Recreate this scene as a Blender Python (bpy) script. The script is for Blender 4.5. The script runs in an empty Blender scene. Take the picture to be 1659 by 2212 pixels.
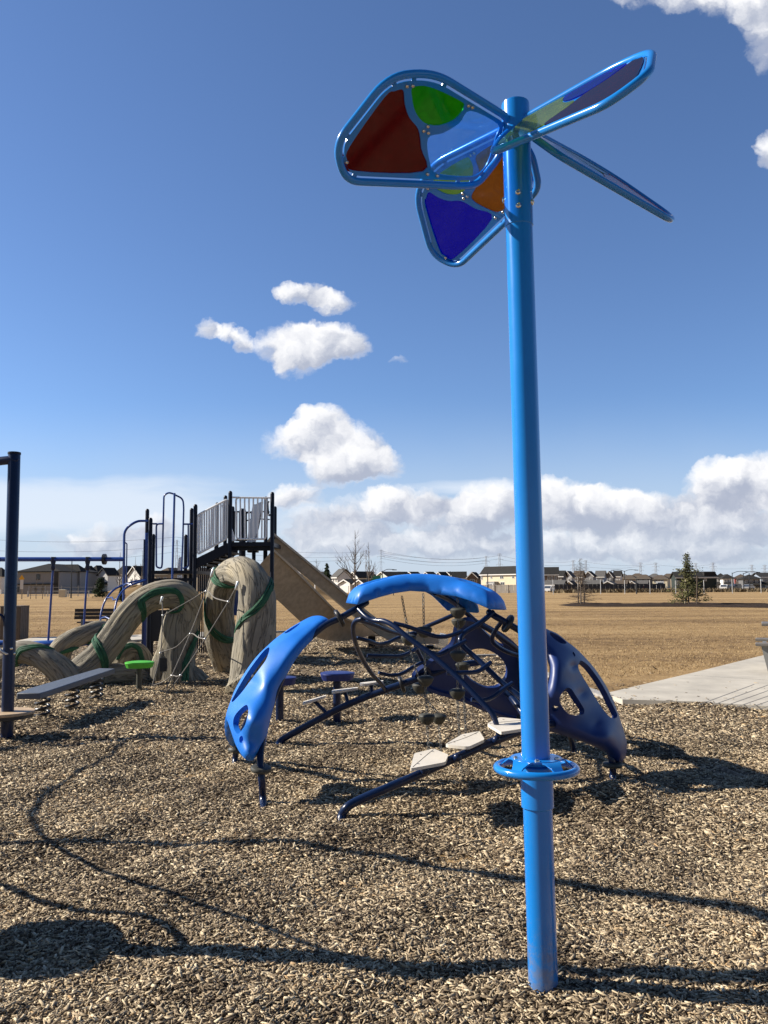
import bpy, bmesh, math, random
import numpy as np
from mathutils import Vector, Matrix, noise
from mathutils.geometry import delaunay_2d_cdt
random.seed(7); rng = np.random.default_rng(7)
S = bpy.context.scene; COL = S.collection
PI = math.pi
# ------------------------------------------------------------ camera model
FPX, CX, CY, CAMH = 1795.0, 829.5, 1106.0, 1.65
PITCH, ROLL = math.radians(5.09), math.radians(0.35)
cF = np.array([0, math.cos(PITCH), math.sin(PITCH)])
_R0 = np.array([1., 0, 0]); _U0 = np.array([0, -math.sin(PITCH), math.cos(PITCH)])
cR = _R0*math.cos(ROLL) - _U0*math.sin(ROLL)
cU = _R0*math.sin(ROLL) + _U0*math.cos(ROLL)
EYE = np.array([0, 0, CAMH])
def ray(x, y): return cF + cR*((x-CX)/FPX) - cU*((y-CY)/FPX)
def at(x, y, Y):
    d = ray(x, y); p = EYE + d*(Y/d[1]); return Vector(p)
def G(x, y, z=0.0):
    d = ray(x, y); return Vector(EYE + d*((z-CAMH)/d[2]))
def PL(lst): return [at(*p) for p in lst]
def mp(x0, y0, k, pts, Y=None):
    """zoom coordinates -> picture coordinates (with optional depth kept)"""
    return [(x0+k*p[0], y0+k*p[1]) + tuple(p[2:]) if Y is None else (x0+k*p[0], y0+k*p[1], Y) for p in pts]
cam = bpy.data.cameras.new('camera'); camo = bpy.data.objects.new('camera', cam); COL.objects.link(camo)
cam.sensor_fit = 'HORIZONTAL'; cam.sensor_width = 36.0; cam.lens = 36.0*FPX/1659.0
cam.clip_start = 0.05; cam.clip_end = 6000
M = Matrix(((cR[0], cU[0], -cF[0], 0), (cR[1], cU[1], -cF[1], 0), (cR[2], cU[2], -cF[2], CAMH), (0, 0, 0, 1)))
camo.matrix_world = M; S.camera = camo
# ------------------------------------------------------------ materials
MATS = {}
def nodes(m):
    m.use_nodes = True; nt = m.node_tree; nt.nodes.clear(); return nt
def N(nt, t, **kw):
    n = nt.nodes.new(t)
    for k, v in kw.items():
        if k.startswith('i_'):
            key = k[2:]; key = int(key) if key.isdigit() else key.replace('_', ' ')
            n.inputs[key].default_value = v
        else: setattr(n, k, v)
    return n
def mat(name, col, rough=.5, metal=0., var=.0, vscale=6., bump=0., bscale=60., coat=0., spec=.5, col2=None):
    if name in MATS: return MATS[name]
    m = bpy.data.materials.new(name); nt = nodes(m); L = nt.links
    out = N(nt, 'ShaderNodeOutputMaterial'); b = N(nt, 'ShaderNodeBsdfPrincipled')
    b.inputs['Roughness'].default_value = rough; b.inputs['Metallic'].default_value = metal
    b.inputs['Coat Weight'].default_value = coat; b.inputs['Coat Roughness'].default_value = .08
    b.inputs['Specular IOR Level'].default_value = spec
    b.inputs['Base Color'].default_value = (*col, 1)
    L.new(b.outputs[0], out.inputs[0])
    tc = N(nt, 'ShaderNodeTexCoord')
    if var > 0 or col2:
        n = N(nt, 'ShaderNodeTexNoise'); n.inputs['Scale'].default_value = vscale; n.inputs['Detail'].default_value = 6; n.inputs['Roughness'].default_value = .65
        L.new(tc.outputs['Object'], n.inputs['Vector'])
        r = N(nt, 'ShaderNodeValToRGB'); r.color_ramp.elements[0].position = .3; r.color_ramp.elements[1].position = .7
        c2 = col2 or tuple(min(1, c*(1+var)) for c in col)
        c1 = col if col2 else tuple(c*(1-var) for c in col)
        r.color_ramp.elements[0].color = (*c1, 1); r.color_ramp.elements[1].color = (*c2, 1)
        L.new(n.outputs['Fac'], r.inputs[0]); L.new(r.outputs[0], b.inputs['Base Color'])
        mr = N(nt, 'ShaderNodeMapRange'); mr.inputs['To Min'].default_value = max(.02, rough-.07); mr.inputs['To Max'].default_value = min(1, rough+.1)
        L.new(n.outputs['Fac'], mr.inputs['Value']); L.new(mr.outputs[0], b.inputs['Roughness'])
    if bump > 0:
        n2 = N(nt, 'ShaderNodeTexNoise'); n2.inputs['Scale'].default_value = bscale; n2.inputs['Detail'].default_value = 4
        L.new(tc.outputs['Object'], n2.inputs['Vector'])
        bp = N(nt, 'ShaderNodeBump'); bp.inputs['Strength'].default_value = bump; bp.inputs['Distance'].default_value = .01
        L.new(n2.outputs['Fac'], bp.inputs['Height']); L.new(bp.outputs[0], b.inputs['Normal'])
    MATS[name] = m; return m
def tint(name, col, tr=.8, trans=(.5, .5, .5)):
    """coloured clear plastic: tinted see-through, a little translucent glow, glossy surface"""
    m = bpy.data.materials.new(name); nt = nodes(m); L = nt.links
    out = N(nt, 'ShaderNodeOutputMaterial')
    t = N(nt, 'ShaderNodeBsdfTransparent'); t.inputs[0].default_value = (*col, 1)
    tl = N(nt, 'ShaderNodeBsdfTranslucent'); tl.inputs[0].default_value = (*trans, 1)
    df = N(nt, 'ShaderNodeBsdfDiffuse'); df.inputs[0].default_value = (*trans, 1)
    tc = N(nt, 'ShaderNodeTexCoord'); n = N(nt, 'ShaderNodeTexNoise'); n.inputs['Scale'].default_value = 14; n.inputs['Detail'].default_value = 8; n.inputs['Distortion'].default_value = 2.5
    L.new(tc.outputs['Object'], n.inputs['Vector'])
    mr = N(nt, 'ShaderNodeMapRange'); mr.inputs['From Min'].default_value = .35; mr.inputs['From Max'].default_value = .7
    am = .07 if tr < .9 else .012; mr.inputs['To Min'].default_value = max(0, 1-tr-am); mr.inputs['To Max'].default_value = 1-tr+am
    L.new(n.outputs['Fac'], mr.inputs['Value'])
    md = N(nt, 'ShaderNodeMixShader'); md.inputs[0].default_value = .35; L.new(tl.outputs[0], md.inputs[1]); L.new(df.outputs[0], md.inputs[2])
    m1 = N(nt, 'ShaderNodeMixShader'); L.new(mr.outputs[0], m1.inputs[0]); L.new(t.outputs[0], m1.inputs[1]); L.new(md.outputs[0], m1.inputs[2])
    g = N(nt, 'ShaderNodeBsdfGlossy'); g.inputs['Roughness'].default_value = .06
    lw = N(nt, 'ShaderNodeLayerWeight'); pw = N(nt, 'ShaderNodeMath', operation='POWER'); L.new(lw.outputs['Facing'], pw.inputs[0]); pw.inputs[1].default_value = 4.5; fr = N(nt, 'ShaderNodeMath', operation='MULTIPLY_ADD'); L.new(pw.outputs[0], fr.inputs[0]); fr.inputs[1].default_value = .85; fr.inputs[2].default_value = .035
    m2 = N(nt, 'ShaderNodeMixShader'); L.new(fr.outputs[0], m2.inputs[0]); L.new(m1.outputs[0], m2.inputs[1]); L.new(g.outputs[0], m2.inputs[2])
    L.new(m2.outputs[0], out.inputs[0]); MATS[name] = m; return m
# ------------------------------------------------------------ object helpers
def tag(o, label=None, cat=None, group=None, kind=None):
    if label: o['label'] = label
    if cat: o['category'] = cat
    if group: o['group'] = group
    if kind: o['kind'] = kind
    return o
def thing(name, label, cat, loc=(0, 0, 0), group=None):
    o = bpy.data.objects.new(name, None); COL.objects.link(o); o.location = loc; o.empty_display_size = .2
    return tag(o, label, cat, group)
def rootloc(p):
    while p.parent: p = p.parent
    return Vector(p.location)
class MB:
    def __init__(s): s.v = []; s.f = []; s.uv = None; s.mi = []
    def add(s, vs, fs):
        n = len(s.v); s.v += [tuple(v) for v in vs]; s.f += [tuple(i+n for i in f) for f in fs]; return s
    def box(s, c, d, rz=0, rx=0, ry=0, bev=0):
        R = Matrix.Rotation(rz, 3, 'Z') @ Matrix.Rotation(ry, 3, 'Y') @ Matrix.Rotation(rx, 3, 'X'); c = Vector(c)
        hx, hy, hz = d[0]/2, d[1]/2, d[2]/2
        if bev <= 0:
            vs = [c + R @ Vector((x*hx, y*hy, z*hz)) for z in (-1, 1) for y in (-1, 1) for x in (-1, 1)]
            return s.add(vs, [(0, 2, 3, 1), (4, 5, 7, 6), (0, 1, 5, 4), (2, 6, 7, 3), (0, 4, 6, 2), (1, 3, 7, 5)])
        vs = []
        for z, q in ((-hz, bev), (-hz+bev, 0), (hz-bev, 0), (hz, bev)):
            for x, y in ((-1, -1), (1, -1), (1, 1), (-1, 1)): vs.append(c + R @ Vector((x*(hx-q), y*(hy-q), z)))
        fs = [(3, 2, 1, 0), (12, 13, 14, 15)]
        for k in range(3):
            for i in range(4): fs.append((k*4+i, k*4+(i+1) % 4, k*4+4+(i+1) % 4, k*4+4+i))
        return s.add(vs, fs)
    def quad(s, a, b, c, d): return s.add([a, b, c, d], [(0, 1, 2, 3)])
    def prism(s, base, h):
        """base: list of 3D points (loop); h: extrusion vector"""
        n = len(base); h = Vector(h); b = [Vector(p) for p in base]
        return s.add(b+[p+h for p in b], [tuple(range(n-1, -1, -1)), tuple(range(n, 2*n))] + [(i, (i+1) % n, n+(i+1) % n, n+i) for i in range(n)])
    def tube(s, pts, r, n=10, closed=False, cap=True, wob=None):
        P = [Vector(p) for p in pts]; m = len(P)
        rs = r if isinstance(r, (list, tuple)) else [r]*m
        T = []
        for i in range(m):
            a = P[(i-1) % m] if (closed or i > 0) else P[i]; b = P[(i+1) % m] if (closed or i < m-1) else P[i]
            d = b-a; T.append(d.normalized() if d.length > 1e-9 else Vector((0, 0, 1)))
        up = Vector((0, 0, 1)) if abs(T[0].z) < .9 else Vector((0, -1, 0))
        x = T[0].cross(up).normalized(); fr = []
        for i in range(m):
            x = (x - T[i]*x.dot(T[i])).normalized(); fr.append((x, T[i].cross(x)))
        vs = []
        for i in range(m):
            for k in range(n):
                a = 2*PI*k/n; q = rs[i]*(wob(i, a) if wob else 1)
                vs.append(P[i]+(fr[i][0]*math.cos(a)+fr[i][1]*math.sin(a))*q)
        fs = []
        for i in range(m if closed else m-1):
            j = (i+1) % m
            for k in range(n): fs.append((i*n+k, i*n+(k+1) % n, j*n+(k+1) % n, j*n+k))
        if cap and not closed: fs += [tuple(range(n-1, -1, -1)), tuple((m-1)*n+k for k in range(n))]
        return s.add(vs, fs)
    def lathe(s, c, prof, n=20, axis=None):
        """prof: (radius, height) list; axis: direction"""
        c = Vector(c); ax = Vector(axis or (0, 0, 1)).normalized()
        q = Vector((0, 0, 1)).rotation_difference(ax).to_matrix()
        vs = [c + q @ Vector((r*math.cos(2*PI*k/n), r*math.sin(2*PI*k/n), h)) for r, h in prof for k in range(n)]
        fs = [(i*n+k, i*n+(k+1) % n, (i+1)*n+(k+1) % n, (i+1)*n+k) for i in range(len(prof)-1) for k in range(n)]
        fs += [tuple(range(n-1, -1, -1)), tuple((len(prof)-1)*n+k for k in range(n))]
        return s.add(vs, fs)
    def ball(s, c, r, n=10, m=6, sq=(1, 1, 1)):
        c = Vector(c); vs = []; fs = []
        for i in range(1, m):
            t = PI*i/m
            for k in range(n): vs.append(c+Vector((sq[0]*r*math.sin(t)*math.cos(2*PI*k/n), sq[1]*r*math.sin(t)*math.sin(2*PI*k/n), sq[2]*r*math.cos(t))))
        vs += [c+Vector((0, 0, r*sq[2])), c-Vector((0, 0, r*sq[2]))]
        for i in range(m-2):
            for k in range(n): fs.append((i*n+k, (i+1)*n+k, (i+1)*n+(k+1) % n, i*n+(k+1) % n))
        for k in range(n): fs.append((len(vs)-2, k, (k+1) % n)); fs.append((len(vs)-1, (m-2)*n+(k+1) % n, (m-2)*n+k))
        return s.add(vs, fs)
    def build(s, name, m, parent=None, smooth=True, angle=40, fix=True):
        off = rootloc(parent) if parent else Vector((0, 0, 0))
        me = bpy.data.meshes.new(name)
        me.from_pydata([(v[0]-off.x, v[1]-off.y, v[2]-off.z) for v in s.v], [], s.f)
        if fix:
            bm = bmesh.new(); bm.from_mesh(me); bmesh.ops.recalc_face_normals(bm, faces=bm.faces); bm.to_mesh(me); bm.free()
        o = bpy.data.objects.new(name, me); COL.objects.link(o)
        for mm in (m if isinstance(m, list) else [m]): me.materials.append(mm)
        if smooth:
            me.polygons.foreach_set('use_smooth', [True]*len(me.polygons)); me.set_sharp_from_angle(angle=math.radians(angle))
        if parent: o.parent = parent
        return o
def cr(pts, n=6, closed=False):
    """Catmull-Rom resample (Vectors)"""
    P = [Vector(p) for p in pts]; m = len(P); out = []
    for i in range(m if closed else m-1):
        if closed: a, b, c, d = P[i-1], P[i], P[(i+1) % m], P[(i+2) % m]
        else: a, b, c, d = P[max(i-1, 0)], P[i], P[i+1], P[min(i+2, m-1)]
        for k in range(n):
            t = k/n; out.append(.5*((2*b)+(c-a)*t+(2*a-5*b+4*c-d)*t*t+(3*b-a-3*c+d)*t**3))
    if not closed: out.append(P[-1])
    return out
def crv(vals, n=6):
    out = []; m = len(vals)
    for i in range(m-1):
        for k in range(n): out.append(vals[i]+(vals[i+1]-vals[i])*(k/n))
    out.append(vals[-1]); return out
def fillet(P, rad, n=5, closed=True):
    P = [Vector(p) for p in P]; m = len(P); out = []
    for i in range(m):
        if not closed and i in (0, m-1): out.append(P[i]); continue
        a, b, c = P[i-1], P[i], P[(i+1) % m]; r = rad[i] if isinstance(rad, (list, tuple)) else rad
        d1, d2 = a-b, c-b; l = min(r, d1.length*.45, d2.length*.45)
        p, q = b+d1.normalized()*l, b+d2.normalized()*l
        for k in range(n+1):
            t = k/n; out.append(p*(1-t)**2+b*2*t*(1-t)+q*t*t)
    return out
def inside(pt, poly):
    x, y = pt; c = False; n = len(poly); j = n-1
    for i in range(n):
        xi, yi = poly[i]; xj, yj = poly[j]
        if (yi > y) != (yj > y) and x < (xj-xi)*(y-yi)/(yj-yi+1e-12)+xi: c = not c
        j = i
    return c
def cdt(outer, holes=(), grid=None):
    """2D triangulation of outer minus holes, with optional interior grid points; returns verts, tris, list of loops"""
    pts = []; edges = []
    for lp in [outer]+list(holes):
        n0 = len(pts); pts += [Vector((p[0], p[1])) for p in lp]; n = len(lp)
        edges += [(n0+i, n0+(i+1) % n) for i in range(n)]
    if grid:
        B = np.array([(p.x, p.y) for p in pts]); xs = [p[0] for p in outer]; ys = [p[1] for p in outer]
        y = min(ys); row = 0
        while y < max(ys):
            x = min(xs)+(grid*.5 if row % 2 else 0)
            while x < max(xs):
                if np.min(np.hypot(B[:, 0]-x, B[:, 1]-y)) > grid*.55 and inside((x, y), outer) and not any(inside((x, y), h) for h in holes): pts.append(Vector((x, y)))
                x += grid
            y += grid*.87; row += 1
    r = delaunay_2d_cdt(pts, edges, [], 0, 1e-6)
    V = [(v.x, v.y) for v in r[0]]; F = []
    for f in r[2]:
        c = (sum(V[i][0] for i in f)/len(f), sum(V[i][1] for i in f)/len(f))
        if inside(c, outer) and not any(inside(c, h) for h in holes): F.append(tuple(f))
    return V, F
def slab(mb, outer, holes, fn, h0, h1):
    """flat plate with holes; fn(x, y, h) -> 3D"""
    V, F = cdt(outer, holes); n = len(V)
    mb.add([fn(x, y, h0) for x, y in V]+[fn(x, y, h1) for x, y in V], [tuple(reversed(f)) for f in F]+[tuple(i+n for i in f) for f in F])
    for lp in [outer]+list(holes):
        m = len(lp); mb.add([fn(p[0], p[1], h0) for p in lp]+[fn(p[0], p[1], h1) for p in lp], [(i, (i+1) % m, m+(i+1) % m, m+i) for i in range(m)])
def tps(ctrl):
    P = np.array([c[:2] for c in ctrl], float)/100; z = np.array([c[2] for c in ctrl], float); n = len(P)
    def U(r2): return np.where(r2 > 1e-12, .5*r2*np.log(r2+1e-12), 0)
    K = U(((P[:, None]-P[None])**2).sum(-1))+np.eye(n)*1e-4; A = np.zeros((n+3, n+3)); A[:n, :n] = K; A[:n, n] = 1; A[:n, n+1:] = P; A[n, :n] = 1; A[n+1:, :n] = P.T
    w = np.linalg.solve(A, np.r_[z, 0, 0, 0])
    def f(x, y):
        q = np.array([x, y])/100; return float(U(((P-q)**2).sum(-1)) @ w[:n]+w[n]+w[n+1:] @ q)
    return f
def segdist(x, y, A, B):
    d = B-A; t = np.clip(((np.array([x, y])-A)*d).sum(1)/((d*d).sum(1)+1e-12), 0, 1); q = A+d*t[:, None]
    return float(np.min(np.hypot(q[:, 0]-x, q[:, 1]-y)))
def smooth2(pts, n=4): return [(v.x, v.y) for v in cr([Vector((p[0], p[1], 0)) for p in pts], n, True)]
def shell(name, m, parent, outline, holes, ctrl, lip=.06, lw=14, thick=.02, grid=6, hl=None, bumps=(), hw=7):
    """moulded plastic panel: outline and holes, each point at its own distance, edges rolled back"""
    O = smooth2(outline); H = [smooth2(h) for h in holes]; V, F = cdt(O, H, grid); f = tps(ctrl)
    oa = np.array(O); ob = np.roll(oa, -1, 0); ha = [(np.array(h), np.roll(np.array(h), -1, 0)) for h in H]
    vs = []
    for x, y in V:
        Y = f(x, y); d = segdist(x, y, oa, ob); Y += lip*max(0, 1-d/lw)**2
        for A, B in ha:
            sz_ = min(1, (np.ptp(A[:, 0])+np.ptp(A[:, 1]))/60); d = segdist(x, y, A, B); Y += sz_*(hl if hl is not None else lip*.6)*max(0, 1-d/(hw*(.4+.6*sz_)))**2
        for bx, by, br, ba in bumps: Y += ba*math.exp(-((x-bx)**2+(y-by)**2)/br**2)
        vs.append(at(x, y, Y))
    mb = MB().add(vs, F); o = mb.build(name, m, parent, True, 180)
    md = o.modifiers.new('thickness', 'SOLIDIFY'); md.thickness = thick; md.offset = 0
    es_ = o.modifiers.new('edge', 'EDGE_SPLIT'); es_.split_angle = math.radians(55)
    return o
def hgt(x, y):
    """gentle unevenness of the wood chip bed"""
    w = np.clip((27-y)/6, 0, 1)
    return w*(.026*np.sin(x*1.7+.6*y)*np.sin(y*1.3-.4*x+1)+.020*np.sin(3.9*x+1.1+.8*np.sin(y))*np.sin(3.1*y+.3+.7*np.sin(1.3*x))+.014*np.sin(9*x+2*y+np.sin(3*y))*np.sin(8*y-x+np.sin(2.3*x))+.10*np.exp(-((x-1.88)**2+(y-6.72)**2)/.06)*.7+.05*np.exp(-((x-1.55)**2+(y-6.6)**2)/.25)+.03*np.exp(-((x-.63)**2+(y-3.6)**2)/.05)-.012)
# ------------------------------------------------------------ sun and sky
EL, AZ = math.radians(33), math.radians(8)       # sun stands to the left, slightly beyond
SUNV = Vector((-math.cos(EL)*math.cos(AZ), math.cos(EL)*math.sin(AZ), math.sin(EL)))
sl = bpy.data.lights.new('sun', 'SUN'); sl.energy = 5.0; sl.angle = math.radians(.53); sl.color = (1, .93, .82)
so = bpy.data.objects.new('sun', sl); COL.objects.link(so); so.rotation_euler = (-SUNV).to_track_quat('-Z', 'Y').to_euler()
S.view_settings.view_transform = 'Standard'; S.view_settings.look = 'None'; S.view_settings.exposure = .64; S.view_settings.gamma = 1
W = bpy.data.worlds.new('World'); S.world = W; W.use_nodes = True; wt = W.node_tree; wt.nodes.clear(); WL = wt.links
wo = N(wt, 'ShaderNodeOutputWorld'); bgd = N(wt, 'ShaderNodeBackground'); bgd.inputs[1].default_value = SKY_STR = .1
WL.new(bgd.outputs[0], wo.inputs[0])
sky = N(wt, 'ShaderNodeTexSky'); sky.sky_type = 'NISHITA'; sky.sun_disc = False; sky.sun_elevation = EL
sky.sun_rotation = math.atan2(SUNV.x, SUNV.y); sky.air_density = 1.0; sky.dust_density = .35; sky.ozone_density = 3.0; sky.altitude = 600
wc = N(wt, 'ShaderNodeTexCoord')
def vm(op, a=None, b=None, c=None):
    n = N(wt, 'ShaderNodeVectorMath', operation=op)
    for i, q in enumerate((a, b, c)):
        if q is None: continue
        if isinstance(q, (tuple, list)): n.inputs[i].default_value = q
        else: WL.new(q, n.inputs[i])
    return n.outputs['Value'] if op in ('DOT_PRODUCT', 'LENGTH') else n.outputs['Vector']
def mm(op, a=None, b=None, c=None, clamp=False):
    n = N(wt, 'ShaderNodeMath', operation=op, use_clamp=clamp)
    for i, q in enumerate((a, b, c)):
        if q is None: continue
        if isinstance(q, (int, float)): n.inputs[i].default_value = q
        else: WL.new(q, n.inputs[i])
    return n.outputs[0]
def smooth(x, lo, hi):
    n = N(wt, 'ShaderNodeMapRange', interpolation_type='SMOOTHSTEP'); WL.new(x, n.inputs['Value'])
    n.inputs['From Min'].default_value = lo; n.inputs['From Max'].default_value = hi; return n.outputs[0]
def wnoise(vec, sc, det, rough=.55, out='Fac'):
    n = N(wt, 'ShaderNodeTexNoise'); n.inputs['Scale'].default_value = sc; n.inputs['Detail'].default_value = det; n.inputs['Roughness'].default_value = rough
    WL.new(vec, n.inputs['Vector']); return n.outputs[out]
sx = N(wt, 'ShaderNodeSeparateXYZ'); WL.new(wc.outputs['Generated'], sx.inputs[0])
yy = mm('MAXIMUM', mm('ABSOLUTE', sx.outputs[1]), .12)
cb = N(wt, 'ShaderNodeCombineXYZ'); WL.new(mm('DIVIDE', sx.outputs[0], yy), cb.inputs[0]); WL.new(mm('DIVIDE', sx.outputs[2], yy), cb.inputs[1])
uv0 = cb.outputs[0]                               # compass direction and height of each bit of sky
dn = wnoise(uv0, 9, 3, .5, 'Color')
uv1 = vm('MULTIPLY_ADD', vm('SUBTRACT', dn, (.5, .5, .5)), (.03, .025, 0), uv0)
dn2 = wnoise(uv0, 34, 5, .6, 'Color')
uvw = vm('MULTIPLY_ADD', vm('SUBTRACT', dn2, (.5, .5, .5)), (.034, .034, 0), uv1)
LITV = (-.5, .86, 0)
def blobs(lst):
    Fv = Sv = None
    for (px, py, rx, ry, amp) in lst:
        d = ray(px, py); u, v = d[0]/d[1], d[2]/d[1]; ru, rv = rx/FPX, ry/FPX
        p = vm('MULTIPLY_ADD', uvw, (1/ru, 1/rv, 0), (-u/ru, -v/rv, 0))
        w = mm('SUBTRACT', 1.0, vm('DOT_PRODUCT', p, p), clamp=True)
        if amp != 1: w = mm('MULTIPLY', w, amp)
        lit = mm('MULTIPLY', w, vm('DOT_PRODUCT', p, LITV))
        Fv = w if Fv is None else mm('ADD', Fv, w); Sv = lit if Sv is None else mm('ADD', Sv, lit)
    return Fv, Sv
# heaped clouds: (x, y, half width, half height, amount)
CU = [(648, 630, 72, 30, 1.0), (715, 642, 58, 30, .95), (447, 702, 36, 38, 1.0), (490, 716, 34, 32, .8), (528, 734, 32, 34, .85), (640, 742, 105, 58, 1.1), (715, 738, 95, 66, 1.2), (650, 780, 70, 45, .7),
      (760, 760, 55, 40, .4), (640, 960, 95, 60, 1), (690, 925, 75, 65, 1.2), (770, 975, 85, 78, 1.2), (820, 1005, 70, 50, .9), (720, 1010, 90, 55, 1),
      (1650, 40, 70, 160, .85), (1590, 10, 110, 60, .6), (1440, -15, 160, 60, .55), (1655, 320, 32, 55, .9), (865, 780, 26, 16, .45), (1085, 945, 40, 9, .3),
      (640, 1070, 75, 34, .9), (690, 1130, 95, 50, .8), (790, 1110, 110, 60, .8), (880, 1085, 110, 45, .9), (960, 1120, 110, 60, .9), (1060, 1100, 110, 70, 1.0),
      (1200, 1085, 110, 72, 1.2), (1300, 1105, 130, 66, 1.1), (1400, 1112, 130, 58, 1.0), (1560, 1062, 100, 80, 1.3), (1650, 1035, 100, 80, 1.2), (1650, 1130, 120, 60, .9), (1500, 1150, 180, 60, 1.0),
      (740, 1170, 150, 50, .9), (950, 1180, 200, 45, .9), (240, 1160, 90, 45, .9), (330, 1150, 80, 50, .9), (160, 1185, 110, 34, .7), (520, 1190, 160, 40, .5), (1250, 1180, 260, 45, .9), (1560, 1200, 220, 40, .8)]
Fv, Sv = blobs(CU)
n1 = wnoise(uvw, 17, 9, .58); n2 = wnoise(vm('ADD', uvw, (-.014, .022, 0)), 17, 7, .55)
vz0 = N(wt, 'ShaderNodeSeparateXYZ'); WL.new(uv1, vz0.inputs[0])
n3 = wnoise(uvw, 70, 6, .65)
dens = mm('MULTIPLY', mm('MULTIPLY_ADD', mm('SUBTRACT', n1, .5), 1.5, Fv), smooth(Fv, .0, .3))
dens = mm('SUBTRACT', dens, mm('MULTIPLY', mm('SUBTRACT', 1.1, dens, None, True), mm('MULTIPLY', n3, .5)))
alpha = mm('MULTIPLY', smooth(dens, -.1, .86), mm('MULTIPLY_ADD', smooth(vz0.outputs[1], .10, .03), -.3, 1.0))
relief = mm('MULTIPLY', mm('SUBTRACT', n1, n2), 1.7)
lit = mm('MULTIPLY_ADD', mm('DIVIDE', Sv, mm('MAXIMUM', Fv, .25)), .62, mm('ADD', relief, .62))
lit = mm('SUBTRACT', lit, mm('MULTIPLY', smooth(vz0.outputs[1], .135, .07), .2))
thin = smooth(dens, .9, .2)
lit = mm('MAXIMUM', lit, mm('MULTIPLY', thin, .55), clamp=False)
ccol = N(wt, 'ShaderNodeMixRGB'); WL.new(smooth(lit, .1, 1.0), ccol.inputs[0])
ccol.inputs[1].default_value = (2.9, 3.2, 4.0, 1); ccol.inputs[2].default_value = (6.7, 6.7, 6.8, 1)
# thin veil low on the left and pale air along the horizon
vz = N(wt, 'ShaderNodeSeparateXYZ'); WL.new(uv1, vz.inputs[0])
wisp = wnoise(vm('MULTIPLY', uv1, (2.2, 13, 0)), 3.0, 6, .55)
CI = [(60, 1095, 520, 75, 1.0), (420, 1120, 360, 60, .6), (1050, 1055, 220, 22, .7), (250, 1060, 380, 45, .6)]
F2 = None
for (px, py, rx, ry, amp) in CI:
    d = ray(px, py); p = vm('MULTIPLY_ADD', uv1, (FPX/rx, FPX/ry, 0), (-d[0]/d[1]*FPX/rx, -d[2]/d[1]*FPX/ry, 0))
    w = mm('MULTIPLY', mm('SUBTRACT', 1.0, vm('DOT_PRODUCT', p, p), clamp=True), amp); F2 = w if F2 is None else mm('MAXIMUM', F2, w)
veil = mm('MULTIPLY', smooth(mm('MULTIPLY_ADD', mm('SUBTRACT', wisp, .5), 1.0, F2), .05, .8), mm('MULTIPLY', smooth(F2, 0, .3), .72))
hz = mm('MULTIPLY', smooth(vz.outputs[1], .24, .015), .8)
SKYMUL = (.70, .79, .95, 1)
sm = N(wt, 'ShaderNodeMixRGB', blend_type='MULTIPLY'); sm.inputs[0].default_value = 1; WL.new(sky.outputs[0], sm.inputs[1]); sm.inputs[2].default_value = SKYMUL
def over(base, fac, col):
    n = N(wt, 'ShaderNodeMixRGB'); WL.new(fac, n.inputs[0]); WL.new(base, n.inputs[1])
    if isinstance(col, tuple): n.inputs[2].default_value = col
    else: WL.new(col, n.inputs[2])
    return n.outputs[0]
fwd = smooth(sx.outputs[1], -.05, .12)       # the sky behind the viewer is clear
veil = mm('MULTIPLY', veil, fwd); alpha = mm('MULTIPLY', alpha, fwd)
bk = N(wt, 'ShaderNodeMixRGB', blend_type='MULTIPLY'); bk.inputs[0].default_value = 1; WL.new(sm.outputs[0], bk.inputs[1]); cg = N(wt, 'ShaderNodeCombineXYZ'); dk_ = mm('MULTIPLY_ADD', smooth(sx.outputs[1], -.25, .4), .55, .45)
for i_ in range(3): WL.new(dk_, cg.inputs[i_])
WL.new(cg.outputs[0], bk.inputs[2])          # sky dimmed behind the viewer, only to weaken fill on shaded sides
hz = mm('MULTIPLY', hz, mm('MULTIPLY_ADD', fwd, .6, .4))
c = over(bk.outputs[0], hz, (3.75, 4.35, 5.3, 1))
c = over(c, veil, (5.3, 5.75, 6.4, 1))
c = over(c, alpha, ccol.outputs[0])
WL.new(c, bgd.inputs[0])
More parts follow.
